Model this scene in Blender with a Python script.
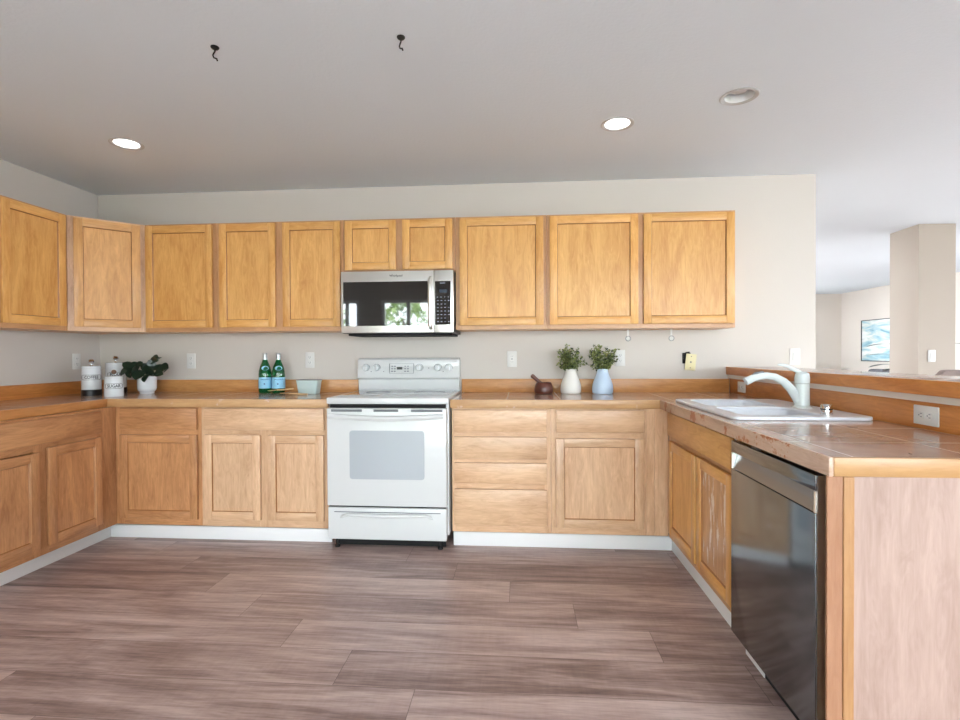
import bpy, bmesh, math, random
from mathutils import Vector, Matrix
random.seed(7)
for o in list(bpy.data.objects): bpy.data.objects.remove(o)
S = bpy.context.scene
COL = S.collection
PI = math.pi

# ------------------------------------------------------------------ camera
TH, PT, RO, CD, CH = .0777, -.0106, .0045, 3.7488, 1.2007
cd = bpy.data.cameras.new('camera'); cam = bpy.data.objects.new('camera', cd); COL.objects.link(cam); S.camera = cam
Rv = Vector((math.cos(TH), math.sin(TH), 0)); Gv = Vector((-math.sin(TH), math.cos(TH), 0)); Zv = Vector((0, 0, 1))
Fv = Gv*math.cos(PT) + Zv*math.sin(PT); Uv = Zv*math.cos(PT) - Gv*math.sin(PT)
R2 = Rv*math.cos(RO) - Uv*math.sin(RO); U2 = Rv*math.sin(RO) + Uv*math.cos(RO)
cam.matrix_world = Matrix(((R2.x, U2.x, -Fv.x, 0), (R2.y, U2.y, -Fv.y, -CD), (R2.z, U2.z, -Fv.z, CH), (0, 0, 0, 1)))
cd.sensor_width = 36; cd.lens = 515.06/960*36; cd.shift_y = -1.5/960; cd.clip_start = .02; cd.clip_end = 200

# ------------------------------------------------------------------ world, daylight, exposure
W = bpy.data.worlds.new('sky'); S.world = W; W.use_nodes = True
bgn = W.node_tree.nodes['Background']; bgn.inputs[0].default_value = (.86, .93, 1, 1); bgn.inputs[1].default_value = 16.0
S.view_settings.view_transform = 'Standard'; S.view_settings.look = 'None'; S.view_settings.gamma = 1
S.view_settings.use_curve_mapping = False
S.view_settings.exposure = 0.27

def portal(name, loc, rot, sx, sy):
    l = bpy.data.lights.new(name, 'AREA'); l.shape = 'RECTANGLE'; l.size = sx; l.size_y = sy
    l.cycles.is_portal = True
    o = bpy.data.objects.new(name, l); COL.objects.link(o); o.location = loc; o.rotation_euler = rot
    return o
RY = -5.6      # rear wall
XRM = 6.83     # right wall of the great room
YFAR = 7.8
CZ = 2.43
XL = -3.2445
ADDED_INNERWIN = [(2.2, 4.4, .5, 2.15), (5.0, 7.2, .5, 2.15)]  # unseen windows, added to brighten the far room from the left
ADDED_FARWIN = [(2.5, 4.1, .5, 2.15), (4.5, 5.95, .5, 2.15)]  # out of view, added to throw light on the far room's right wall
# rear windows: sliding door (-2.33..0.1), window (0.9..3.1), window (4..6.3)
REARWIN = [(-3.15, -2.72, .5, 2.1), (-2.33, -1.42, .03, 2.1), (-.95, .5, .03, 2.1), (.9, 3.1, .55, 2.15), (3.9, 6.3, .03, 2.15)]
RIGHTWIN = [(-4.6, -2.4, .5, 2.15), (-1.6, .8, .5, 2.15), (1.6, 4.0, .5, 2.15)]
for i, (a, b, z0, z1) in enumerate(REARWIN):
    portal('window_portal', ((a+b)/2, RY-.2, (z0+z1)/2), (PI/2, 0, 0), b-a, z1-z0)
for i, (a, b, z0, z1) in enumerate(ADDED_INNERWIN):
    portal('window_portal', (1.93-.2, (a+b)/2, (z0+z1)/2), (PI/2, 0, -PI/2), b-a, z1-z0)
for i, (a, b, z0, z1) in enumerate(ADDED_FARWIN):
    portal('window_portal', ((a+b)/2, YFAR+.2, (z0+z1)/2), (-PI/2, 0, 0), b-a, z1-z0)
for i, (a, b, z0, z1) in enumerate(RIGHTWIN):
    portal('window_portal', (XRM+.2, (a+b)/2, (z0+z1)/2), (PI/2, 0, PI/2), b-a, z1-z0)

# ------------------------------------------------------------------ materials
def nmat(name):
    m = bpy.data.materials.new(name); m.use_nodes = True
    nt = m.node_tree; return m, nt, nt.nodes['Principled BSDF']
def lin(c):
    return tuple(((v/255)/12.92 if v/255 <= .04045 else ((v/255+.055)/1.055)**2.4) for v in c) + (1,)
def N(nt, t, **k):
    n = nt.nodes.new(t)
    for a, v in k.items(): setattr(n, a, v)
    return n
def plain(name, col, rough=.5, metal=0, var=.03, scale=8, bump=0, spec=.5, coat=0, trans=0, bscale=60):
    m, nt, b = nmat(name)
    tc = N(nt, 'ShaderNodeTexCoord'); no = N(nt, 'ShaderNodeTexNoise'); no.inputs['Scale'].default_value = scale
    no.inputs['Detail'].default_value = 4
    nt.links.new(tc.outputs['Object'], no.inputs['Vector'])
    hsv = N(nt, 'ShaderNodeHueSaturation'); hsv.inputs['Color'].default_value = col
    mr = N(nt, 'ShaderNodeMapRange'); mr.inputs['To Min'].default_value = 1-var; mr.inputs['To Max'].default_value = 1+var
    nt.links.new(no.outputs['Fac'], mr.inputs['Value']); nt.links.new(mr.outputs['Result'], hsv.inputs['Value'])
    nt.links.new(hsv.outputs['Color'], b.inputs['Base Color'])
    b.inputs['Roughness'].default_value = rough; b.inputs['Metallic'].default_value = metal
    b.inputs['Specular IOR Level'].default_value = spec; b.inputs['Coat Weight'].default_value = coat
    b.inputs['Transmission Weight'].default_value = trans
    if bump:
        n2 = N(nt, 'ShaderNodeTexNoise'); n2.inputs['Scale'].default_value = bscale; n2.inputs['Detail'].default_value = 3
        nt.links.new(tc.outputs['Object'], n2.inputs['Vector'])
        bp = N(nt, 'ShaderNodeBump'); bp.inputs['Strength'].default_value = bump; bp.inputs['Distance'].default_value = .004
        nt.links.new(n2.outputs['Fac'], bp.inputs['Height']); nt.links.new(bp.outputs['Normal'], b.inputs['Normal'])
    return m
def wood(name, light, dark, axis='z', rough=.34, figure=.5, scale=1, chips=None, coat=.15, cscale=(1, 1, 1)):
    """maple: long streaks along the axis with soft figure and small flecks"""
    m, nt, b = nmat(name); L = nt.links.new
    tc = N(nt, 'ShaderNodeTexCoord'); oi = N(nt, 'ShaderNodeObjectInfo')
    add = N(nt, 'ShaderNodeVectorMath', operation='ADD'); sc = N(nt, 'ShaderNodeVectorMath', operation='SCALE')
    cmb = N(nt, 'ShaderNodeCombineXYZ')
    for i in range(3): L(oi.outputs['Random'], cmb.inputs[i])
    L(cmb.outputs[0], sc.inputs[0]); sc.inputs['Scale'].default_value = 13.7
    L(tc.outputs['Object'], add.inputs[0]); L(sc.outputs[0], add.inputs[1])
    def noise(sx, sl, det, dist, rg=.5):
        mp = N(nt, 'ShaderNodeMapping')
        v = [sx, sx, sx]; v['xyz'.index(axis)] = sl
        mp.inputs['Scale'].default_value = v
        L(add.outputs[0], mp.inputs['Vector'])
        n = N(nt, 'ShaderNodeTexNoise'); n.inputs['Scale'].default_value = scale; n.inputs['Detail'].default_value = det
        n.inputs['Distortion'].default_value = dist; n.inputs['Roughness'].default_value = rg
        L(mp.outputs[0], n.inputs['Vector']); return n.outputs['Fac']
    f1 = noise(9, 1.6, 3, 1.4); f2 = noise(160, 7, 3, .3, .6); f3 = noise(26, 5, 5, 2.6, .62)
    def math_(op, a, bb, c=None):
        n = N(nt, 'ShaderNodeMath', operation=op)
        for i, v in enumerate([a, bb] + ([c] if c is not None else [])):
            if isinstance(v, (int, float)): n.inputs[i].default_value = v
            else: L(v, n.inputs[i])
        return n.outputs[0]
    s = math_('ADD', math_('MULTIPLY', f1, .42), math_('ADD', math_('MULTIPLY', f2, .2), math_('MULTIPLY', f3, .38*1)))
    s = math_('ADD', math_('MULTIPLY', math_('SUBTRACT', s, .5), 1.6*(.6+figure)), .5)
    cr = N(nt, 'ShaderNodeValToRGB'); L(s, cr.inputs[0])
    cr.color_ramp.elements[0].position = .12; cr.color_ramp.elements[0].color = dark
    cr.color_ramp.elements[1].position = .78; cr.color_ramp.elements[1].color = light
    hsv = N(nt, 'ShaderNodeHueSaturation'); L(cr.outputs[0], hsv.inputs['Color'])
    mr = N(nt, 'ShaderNodeMapRange'); mr.inputs['To Min'].default_value = .93; mr.inputs['To Max'].default_value = 1.06
    L(oi.outputs['Random'], mr.inputs['Value']); L(mr.outputs[0], hsv.inputs['Value'])
    out = hsv.outputs[0]
    if chips:
        n = N(nt, 'ShaderNodeTexNoise'); n.inputs['Scale'].default_value = 9; n.inputs['Detail'].default_value = 8; n.inputs['Roughness'].default_value = .65
        cm = N(nt, 'ShaderNodeMapping'); cm.inputs['Scale'].default_value = cscale if cscale == (1, 1, 1) else [q/9 for q in cscale]
        L(tc.outputs['Object'], cm.inputs['Vector']); L(cm.outputs[0], n.inputs['Vector'])
        c2 = N(nt, 'ShaderNodeValToRGB'); L(n.outputs['Fac'], c2.inputs[0])
        c2.color_ramp.elements[0].position = chips[1]; c2.color_ramp.elements[1].position = chips[1]+.03
        mx = N(nt, 'ShaderNodeMix', data_type='RGBA'); L(c2.outputs[0], mx.inputs['Factor']); L(out, mx.inputs['A']); mx.inputs['B'].default_value = chips[0]
        out = mx.outputs['Result']
    L(out, b.inputs['Base Color']); b.inputs['Roughness'].default_value = rough; b.inputs['Coat Weight'].default_value = coat
    b.inputs['Coat Roughness'].default_value = .25
    bp = N(nt, 'ShaderNodeBump'); bp.inputs['Strength'].default_value = .08; bp.inputs['Distance'].default_value = .002
    L(f2, bp.inputs['Height']); L(bp.outputs[0], b.inputs['Normal'])
    return m
M = {}
def woodset(key, light, dark, **k):
    M[key+'_v'] = wood(key+' upright grain', light, dark, 'z', **k)
    M[key+'_h'] = wood(key+' level grain', light, dark, 'x', **k)
woodset('honey', lin((236, 184, 112)), lin((200, 136, 66)), figure=.7)
woodset('pale', lin((232, 194, 156)), lin((194, 148, 112)), figure=.8)
woodset('amber', lin((210, 154, 106)), lin((160, 106, 66)), figure=.9)
woodset('corner', lin((230, 178, 116)), lin((190, 134, 76)), figure=.7)
woodset('frame', lin((214, 166, 122)), lin((178, 128, 84)), figure=.5)
woodset('glaze', lin((176, 120, 70)), lin((146, 94, 50)), figure=.4)  # darker wood tone, paints the shade line into door panel grooves
woodset('worn', lin((224, 176, 128)), lin((170, 118, 76)), figure=.8, chips=(lin((236, 220, 206)), .56), cscale=(30, 30, 5))
woodset('orange', lin((214, 142, 74)), lin((165, 92, 34)), figure=.6)
M['post_wood'] = wood('brown corner strip wood', lin((178, 134, 104)), lin((146, 100, 72)), 'z', figure=.4)
M['edge_end'] = wood('counter end edge wood', lin((190, 148, 100)), lin((160, 114, 70)), 'x', figure=.5)
M['batten_wood'] = wood('golden batten wood', lin((186, 142, 98)), lin((156, 108, 68)), 'z', figure=.5)
M['pink_panel'] = wood('pale veneer end panel', lin((180, 154, 142)), lin((152, 124, 112)), 'z', figure=.7, rough=.45)
M['edge_x'] = wood('counter edge wood along the wall', lin((212, 170, 122)), lin((182, 134, 88)), 'x', chips=(lin((206, 172, 148)), .62))
M['edge_worn'] = wood('worn counter edge wood', lin((216, 186, 164)), lin((176, 138, 114)), 'y', figure=.6, chips=(lin((172, 96, 44)), .56))
M['edge_y'] = wood('counter edge wood along the side', lin((214, 152, 92)), lin((170, 108, 56)), 'y')
M['splash_x'] = wood('backsplash wood along the wall', lin((212, 156, 96)), lin((170, 108, 56)), 'x', figure=.6)
M['splash_y'] = wood('backsplash wood along the side', lin((218, 146, 78)), lin((172, 98, 40)), 'y', figure=.6)
M['dark_wood'] = wood('dark turned wood', lin((112, 62, 48)), lin((60, 28, 22)), 'x', rough=.3)
M['spoon_wood'] = wood('light spoon wood', lin((232, 198, 150)), lin((190, 148, 100)), 'x', rough=.5)
M['wall'] = plain('painted wall', lin((210, 203, 196)), .85, var=.015, scale=1.2, bump=.12, bscale=120, spec=.2)
M['ceiling'] = plain('painted ceiling', lin((225, 231, 237)), .9, var=.02, scale=.9, bump=.3, bscale=60, spec=.1)
M['cream_wall'] = plain('cream painted wall', lin((224, 214, 204)), .85, var=.01, scale=1, spec=.2)
M['column'] = plain('beige painted column', lin((184, 172, 160)), .85, var=.015, scale=2, spec=.2)
M['trim'] = plain('white painted trim', lin((238, 238, 238)), .4, var=.01)
M['appliance'] = plain('white appliance enamel', lin((217, 218, 218)), .22, var=.006, coat=.3)
M['glass_white'] = plain('pale grey oven glass', lin((178, 184, 190)), .12, var=.01, coat=.4)
M['cook_glass'] = plain('pale ceramic cooktop', lin((208, 212, 214)), .05, var=.05, scale=260, coat=.5)
M['black'] = plain('black plastic', lin((18, 18, 20)), .35, var=.05)
M['gap'] = plain('black recess', lin((10, 10, 11)), .8, var=.02)
M['rubber'] = plain('dark rubber', lin((28, 26, 26)), .6)
M['grey_mark'] = plain('grey printed marking', lin((120, 124, 130)), .5)
M['slot'] = plain('dark grey slot', lin((110, 112, 116)), .5)
M['knob'] = plain('white knob plastic', lin((222, 226, 228)), .3)
M['plate'] = plain('white switch plate', lin((222, 221, 218)), .35)
M['ivory'] = plain('ivory switch plate', lin((226, 214, 168)), .4)
M['steel'] = plain('brushed stainless steel', lin((240, 240, 236)), .32, 1, var=.03, scale=3)
M['chrome'] = plain('chrome', lin((225, 226, 228)), .08, 1)
M['black_steel'] = plain('black stainless steel', lin((124, 130, 135)), .14, .95, var=.02, scale=2)
M['black_steel_edge'] = plain('dark steel side', lin((140, 142, 146)), .25, .9)
M['mw_glass'] = plain('black microwave glass', lin((16, 18, 20)), .03, 0, spec=1.0, coat=1.0)
M['mw_body'] = plain('dark grey microwave case', lin((40, 42, 46)), .4)
M['key'] = plain('pale key print', lin((150, 156, 170)), .5)
M['display'] = plain('dark blue display', lin((40, 50, 66)), .2)
M['sink'] = plain('white enamel sink', lin((236, 240, 248)), .3, coat=.15, var=.005)
M['faucet'] = plain('pale mint white faucet enamel', lin((222, 230, 230)), .18, coat=.4, var=.005)
M['ceramic'] = plain('white glazed ceramic', lin((226, 230, 234)), .15, coat=.4, var=.01)
M['vase_white'] = plain('cream white ceramic', lin((234, 230, 224)), .3, coat=.2, var=.01)
M['vase_blue'] = plain('pale blue ceramic', lin((196, 216, 238)), .3, coat=.2, var=.02)
M['tub'] = plain('pale mint ceramic', lin((200, 218, 216)), .3, var=.02)
M['ink'] = plain('dark ink lettering', lin((42, 46, 56)), .6)
M['emblem'] = plain('bronze coloured emblem', lin((118, 84, 62)), .5)
M['bottle_label'] = plain('light blue paper label', lin((150, 208, 238)), .5)
M['bottle_ink'] = plain('dark blue lettering', lin((30, 60, 130)), .5)
M['cap'] = plain('silver grey bottle cap', lin((200, 206, 208)), .3, .6)
M['soil'] = plain('dark potting soil', lin((50, 38, 30)), .9)
M['stem'] = plain('green stem', lin((70, 88, 48)), .6)
M['leaf_dark'] = plain('dark glossy leaf', lin((34, 52, 40)), .3, var=.3, scale=30)
M['hook_black'] = plain('black iron', lin((14, 14, 14)), .45)
M['clear'] = plain('clear plastic hook', lin((215, 214, 210)), .15, coat=.5)
M['frame_black'] = plain('thin dark frame', lin((60, 60, 62)), .4)
M['fabric_grey'] = plain('dark grey fabric', lin((96, 94, 98)), .9, var=.1, scale=60, bump=.3)
M['fabric_cream'] = plain('cream fabric', lin((214, 204, 196)), .9, var=.06, scale=60, bump=.3)
M['fabric_taupe'] = plain('taupe fabric', lin((150, 134, 130)), .9, var=.06, scale=60, bump=.3)
M['pot_grey'] = plain('grey planter', lin((120, 120, 122)), .6)
M['vinyl'] = plain('white window vinyl', lin((240, 240, 240)), .35)
M['bounce_ground'] = plain('pale light-bouncing ground', lin((196, 192, 186)), .9, var=.06, scale=3)  # unseen ground outside, made pale to bounce daylight up to the ceiling
M['trim_strip'] = plain('pale painted strip', lin((226, 216, 206)), .6)
M['caulk'] = plain('pale caulk and drywall strip', lin((212, 202, 190)), .8, var=.04, scale=30)

def leafmat(name, c1, c2, rough=.4):
    m, nt, b = nmat(name)
    g = N(nt, 'ShaderNodeNewGeometry'); r = N(nt, 'ShaderNodeValToRGB')
    nt.links.new(g.outputs['Random Per Island'], r.inputs[0]); nt.links.new(r.outputs[0], b.inputs['Base Color'])
    r.color_ramp.elements[0].color = c1; r.color_ramp.elements[1].color = c2
    b.inputs['Roughness'].default_value = rough
    return m
M['leaf_box'] = leafmat('boxwood leaves', lin((26, 46, 30)), lin((158, 168, 96)))
M['leaf_out'] = leafmat('garden leaves', lin((90, 120, 60)), lin((190, 210, 140)), .6)

def emit(name, col, s):
    m = bpy.data.materials.new(name); m.use_nodes = True; nt = m.node_tree; nt.nodes.clear()
    e = N(nt, 'ShaderNodeEmission'); e.inputs[0].default_value = col; e.inputs[1].default_value = s
    o = N(nt, 'ShaderNodeOutputMaterial'); nt.links.new(e.outputs[0], o.inputs[0]); return m
M['lamp'] = emit('lit lamp diffuser', (1, .97, .92, 1), 9)
M['ring'] = plain('grey white lamp trim', lin((196, 196, 196)), .4, var=.01)
M['lamp_off'] = plain('frosted bulb, off', lin((226, 226, 226)), .5)

def glass(name, col=(1, 1, 1, 1), rough=0, thin=False):
    m = bpy.data.materials.new(name); m.use_nodes = True; nt = m.node_tree; nt.nodes.clear()
    o = N(nt, 'ShaderNodeOutputMaterial')
    if thin:
        t = N(nt, 'ShaderNodeBsdfTransparent'); t.inputs[0].default_value = col
        g = N(nt, 'ShaderNodeBsdfGlossy'); g.inputs['Roughness'].default_value = 0
        f = N(nt, 'ShaderNodeFresnel'); f.inputs[0].default_value = 1.45
        mx = N(nt, 'ShaderNodeMixShader'); nt.links.new(f.outputs[0], mx.inputs[0]); nt.links.new(t.outputs[0], mx.inputs[1]); nt.links.new(g.outputs[0], mx.inputs[2])
        nt.links.new(mx.outputs[0], o.inputs[0])
    else:
        g = N(nt, 'ShaderNodeBsdfGlass'); g.inputs[0].default_value = col; g.inputs['Roughness'].default_value = rough
        nt.links.new(g.outputs[0], o.inputs[0])
    return m
M['pane'] = glass('window glass', (.97, .98, .98, 1), thin=True)
def bottle_green():
    m, nt, b = nmat('green bottle glass')
    b.inputs['Base Color'].default_value = lin((10, 120, 62)); b.inputs['Roughness'].default_value = .04
    b.inputs['Transmission Weight'].default_value = .6; b.inputs['Coat Weight'].default_value = .4
    return m
M['green_glass'] = bottle_green()

def tile_mat():
    m, nt, b = nmat('glazed brown counter tile'); L = nt.links.new
    g = N(nt, 'ShaderNodeNewGeometry'); sp = N(nt, 'ShaderNodeSeparateXYZ'); L(g.outputs['Position'], sp.inputs[0])
    def mt(op, *a):
        n = N(nt, 'ShaderNodeMath', operation=op)
        for i, v in enumerate(a):
            if isinstance(v, (int, float)): n.inputs[i].default_value = v
            else: L(v, n.inputs[i])
        return n.outputs[0]
    def dist(o, off, p):
        f = mt('FRACT', mt('DIVIDE', mt('SUBTRACT', o, off), p))
        return mt('MULTIPLY', mt('MINIMUM', f, mt('SUBTRACT', 1, f)), p)
    d = mt('MINIMUM', dist(sp.outputs[0], -.081-3.25, .325), dist(sp.outputs[1], -1.74-3.15, .315))
    line = mt('LESS_THAN', d, .0022)
    cx = mt('FLOOR', mt('DIVIDE', mt('SUBTRACT', sp.outputs[0], -.081-3.25), .325)); cy = mt('FLOOR', mt('DIVIDE', mt('SUBTRACT', sp.outputs[1], -1.74-3.15), .315))
    cc = N(nt, 'ShaderNodeCombineXYZ'); L(cx, cc.inputs[0]); L(cy, cc.inputs[1])
    wn = N(nt, 'ShaderNodeTexWhiteNoise'); L(cc.outputs[0], wn.inputs[0])
    no = N(nt, 'ShaderNodeTexNoise'); no.inputs['Scale'].default_value = 9; no.inputs['Detail'].default_value = 6; L(g.outputs['Position'], no.inputs[0])
    v = mt('ADD', mt('MULTIPLY', no.outputs['Fac'], .7), mt('MULTIPLY', wn.outputs[0], .3))
    cr = N(nt, 'ShaderNodeValToRGB'); L(v, cr.inputs[0]); cr.color_ramp.elements[0].position = .25; cr.color_ramp.elements[1].position = .8
    cr.color_ramp.elements[0].color = lin((168, 136, 120)); cr.color_ramp.elements[1].color = lin((208, 176, 158))
    mx = N(nt, 'ShaderNodeMix', data_type='RGBA'); L(line, mx.inputs['Factor']); L(cr.outputs[0], mx.inputs['A']); mx.inputs['B'].default_value = lin((206, 190, 176))
    L(mx.outputs['Result'], b.inputs['Base Color'])
    rr = mt('ADD', .2, mt('MULTIPLY', line, .5)); L(rr, b.inputs['Roughness'])
    bp = N(nt, 'ShaderNodeBump'); bp.inputs['Strength'].default_value = .25; bp.inputs['Distance'].default_value = .002; bp.invert = True
    L(line, bp.inputs['Height']); L(bp.outputs[0], b.inputs['Normal'])
    b.inputs['Coat Weight'].default_value = .4; b.inputs['Coat Roughness'].default_value = .12
    return m
M['tile'] = tile_mat()

def floor_mat():
    m, nt, b = nmat('vinyl plank flooring'); L = nt.links.new
    at = N(nt, 'ShaderNodeAttribute', attribute_name='rnd'); uv = N(nt, 'ShaderNodeUVMap', uv_map='edge')
    g = N(nt, 'ShaderNodeNewGeometry')
    def mt(op, *a):
        n = N(nt, 'ShaderNodeMath', operation=op)
        for i, v in enumerate(a):
            if isinstance(v, (int, float)): n.inputs[i].default_value = v
            else: L(v, n.inputs[i])
        return n.outputs[0]
    su = N(nt, 'ShaderNodeSeparateXYZ'); L(uv.outputs[0], su.inputs[0])
    off = N(nt, 'ShaderNodeVectorMath', operation='SCALE'); cb = N(nt, 'ShaderNodeCombineXYZ')
    for i in range(3): L(at.outputs['Fac'], cb.inputs[i])
    L(cb.outputs[0], off.inputs[0]); off.inputs['Scale'].default_value = 31
    ad = N(nt, 'ShaderNodeVectorMath', operation='ADD'); L(g.outputs['Position'], ad.inputs[0]); L(off.outputs[0], ad.inputs[1])
    def noise(sx, sy, det, dist, rg=.55):
        mp = N(nt, 'ShaderNodeMapping'); mp.inputs['Scale'].default_value = (sx, sy, 1); L(ad.outputs[0], mp.inputs['Vector'])
        n = N(nt, 'ShaderNodeTexNoise'); n.inputs['Scale'].default_value = 1; n.inputs['Detail'].default_value = det
        n.inputs['Distortion'].default_value = dist; n.inputs['Roughness'].default_value = rg; L(mp.outputs[0], n.inputs['Vector']); return n.outputs['Fac']
    a = noise(1.1, 9, 4, 1.2); c = noise(3, 46, 5, .8, .65); d = noise(14, 200, 2, .2); e = noise(70, 8, 2, 0)
    s = mt('ADD', mt('ADD', mt('MULTIPLY', a, .55), mt('MULTIPLY', c, .35)), mt('ADD', mt('MULTIPLY', d, .16), mt('MULTIPLY', e, .05)))
    s = mt('ADD', mt('MULTIPLY', mt('SUBTRACT', s, .53), 2.3), mt('ADD', .5, mt('MULTIPLY', mt('SUBTRACT', at.outputs['Fac'], .5), .32)))
    cr = N(nt, 'ShaderNodeValToRGB'); L(s, cr.inputs[0])
    E_ = cr.color_ramp.elements; E_[0].position = .05; E_[0].color = lin((96, 76, 73)); E_[1].position = .95; E_[1].color = lin((208, 186, 179))
    x = E_.new(.38); x.color = lin((144, 120, 114)); x = E_.new(.65); x.color = lin((180, 156, 149))
    # seams: plank ends (uv x holds distance to the end) and long edges (uv y)
    seam = mt('LESS_THAN', mt('MINIMUM', su.outputs[0], su.outputs[1]), 0.0012)
    mx = N(nt, 'ShaderNodeMix', data_type='RGBA'); L(mt('MULTIPLY', seam, .65), mx.inputs['Factor']); L(cr.outputs[0], mx.inputs['A']); mx.inputs['B'].default_value = lin((70, 52, 48))
    L(mx.outputs['Result'], b.inputs['Base Color'])
    L(mt('ADD', .30, mt('MULTIPLY', c, .16)), b.inputs['Roughness'])
    bp = N(nt, 'ShaderNodeBump'); bp.inputs['Strength'].default_value = .12; bp.inputs['Distance'].default_value = .002
    L(d, bp.inputs['Height']); L(bp.outputs[0], b.inputs['Normal'])
    return m
M['floor'] = floor_mat()

def art_mat():
    m, nt, b = nmat('abstract seascape paint'); L = nt.links.new
    tc = N(nt, 'ShaderNodeTexCoord'); mp = N(nt, 'ShaderNodeMapping'); mp.inputs['Scale'].default_value = (2, 2, 9); L(tc.outputs['Object'], mp.inputs[0])
    n = N(nt, 'ShaderNodeTexNoise'); n.inputs['Scale'].default_value = 1.0; n.inputs['Detail'].default_value = 7; n.inputs['Distortion'].default_value = .8; L(mp.outputs[0], n.inputs[0])
    cr = N(nt, 'ShaderNodeValToRGB'); L(n.outputs['Fac'], cr.inputs[0]); e = cr.color_ramp.elements
    e[0].position = .3; e[0].color = lin((120, 165, 180)); e[1].position = .62; e[1].color = lin((236, 238, 236))
    x = e.new(.42); x.color = lin((172, 205, 214)); x = e.new(.52); x.color = lin((214, 220, 214))
    L(cr.outputs[0], b.inputs['Base Color']); b.inputs['Roughness'].default_value = .6; return m
M['art'] = art_mat()

# ------------------------------------------------------------------ mesh helpers
class MB:
    def __init__(s): s.bm = bmesh.new(); s.mi = 0
    def _fin(s, verts, bev=0, seg=2):
        fs = {f for v in verts for f in v.link_faces}
        for f in fs: f.material_index = s.mi
        if bev:
            es = list({e for v in verts for e in v.link_edges})
            r = bmesh.ops.bevel(s.bm, geom=es, offset=bev, segments=seg, profile=.5, affect='EDGES', clamp_overlap=True)
            for f in r['faces']: f.material_index = s.mi
    def box(s, x0, x1, y0, y1, z0, z1, bev=0, seg=2):
        r = bmesh.ops.create_cube(s.bm, size=1)
        for v in r['verts']:
            v.co = Vector((x0+(v.co.x+.5)*(x1-x0), y0+(v.co.y+.5)*(y1-y0), z0+(v.co.z+.5)*(z1-z0)))
        s._fin(r['verts'], bev, seg); return s
    def prism(s, pts, d, axis='z', a0=0, bev=0):
        """closed outline pts (2D) pushed d along axis from a0"""
        def P(p, t):
            if axis == 'z': return Vector((p[0], p[1], t))
            if axis == 'y': return Vector((p[0], t, p[1]))
            return Vector((t, p[0], p[1]))
        A = [s.bm.verts.new(P(p, a0)) for p in pts]; B = [s.bm.verts.new(P(p, a0+d)) for p in pts]
        n = len(pts); s.bm.faces.new(A[::-1]); s.bm.faces.new(B)
        for i in range(n): s.bm.faces.new((A[i], A[(i+1) % n], B[(i+1) % n], B[i]))
        s._fin(A+B, bev); return s
    def lathe(s, prof, seg=32, cx=0, cy=0, cz=0, axis='z', sx=1, sy=1):
        rings = []
        for r, z in prof:
            if r < 1e-5: ring = [s._v(0, 0, z, cx, cy, cz, axis)]
            else: ring = [s._v(r*math.cos(2*PI*i/seg)*sx, r*math.sin(2*PI*i/seg)*sy, z, cx, cy, cz, axis) for i in range(seg)]
            rings.append(ring)
        vs = [v for r in rings for v in r]
        for a, b in zip(rings, rings[1:]):
            if len(a) == 1 and len(b) == 1: continue
            for i in range(seg):
                j = (i+1) % seg
                if len(a) == 1: s.bm.faces.new((a[0], b[j], b[i]))
                elif len(b) == 1: s.bm.faces.new((a[i], a[j], b[0]))
                else: s.bm.faces.new((a[i], a[j], b[j], b[i]))
        s._fin(vs); return s
    def _v(s, x, y, z, cx, cy, cz, axis):
        if axis == 'z': c = (cx+x, cy+y, cz+z)
        elif axis == 'y': c = (cx+x, cy+z, cz+y)
        else: c = (cx+z, cy+x, cz+y)
        return s.bm.verts.new(c)
    def tube(s, pts, r, seg=12, cap=True):
        pts = [Vector(p) for p in pts]; n = len(pts)
        rs = r if isinstance(r, (list, tuple)) else [r]*n
        t0 = (pts[1]-pts[0]).normalized(); up = Vector((0, 0, 1)) if abs(t0.z) < .9 else Vector((1, 0, 0))
        u = t0.cross(up).normalized(); rings = []
        for i in range(n):
            t = ((pts[min(i+1, n-1)]-pts[max(i-1, 0)])).normalized()
            u = (u - t*u.dot(t)).normalized(); w = t.cross(u)
            rings.append([s.bm.verts.new(pts[i]+(u*math.cos(2*PI*k/seg)+w*math.sin(2*PI*k/seg))*rs[i]) for k in range(seg)])
        for a, b in zip(rings, rings[1:]):
            for k in range(seg): s.bm.faces.new((a[k], a[(k+1) % seg], b[(k+1) % seg], b[k]))
        if cap: s.bm.faces.new(rings[0][::-1]); s.bm.faces.new(rings[-1])
        s._fin([v for r_ in rings for v in r_]); return s
    def build(s, name, mats, parent=None, loc=(0, 0, 0), smooth=False, rotz=0):
        bmesh.ops.recalc_face_normals(s.bm, faces=s.bm.faces)
        me = bpy.data.meshes.new(name); s.bm.to_mesh(me); s.bm.free()
        for m in (mats if isinstance(mats, (list, tuple)) else [mats]): me.materials.append(M[m] if isinstance(m, str) else m)
        if smooth:
            me.polygons.foreach_set('use_smooth', [True]*len(me.polygons))
            if smooth != 'all': me.set_sharp_from_angle(angle=math.radians(38))
        o = bpy.data.objects.new(name, me); COL.objects.link(o); o.location = loc; o.rotation_euler = (0, 0, rotz)
        if parent: o.parent = parent
        return o
def box(name, mat, x0, x1, y0, y1, z0, z1, parent=None, bev=0, seg=2):
    return MB().box(x0, x1, y0, y1, z0, z1, bev, seg).build(name, mat, parent, smooth=bool(bev))
def tag(o, label=None, cat=None, group=None, kind=None):
    if label: o['label'] = label
    if cat: o['category'] = cat
    if group: o['group'] = group
    if kind: o['kind'] = kind
    return o
def thing(name, label, cat, loc=(0, 0, 0), rotz=0, group=None):
    o = bpy.data.objects.new(name, None); COL.objects.link(o); o.location = loc; o.rotation_euler = (0, 0, rotz)
    o.empty_display_size = .05
    return tag(o, label, cat, group)
def struct(o): o['kind'] = 'structure'; return o
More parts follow.
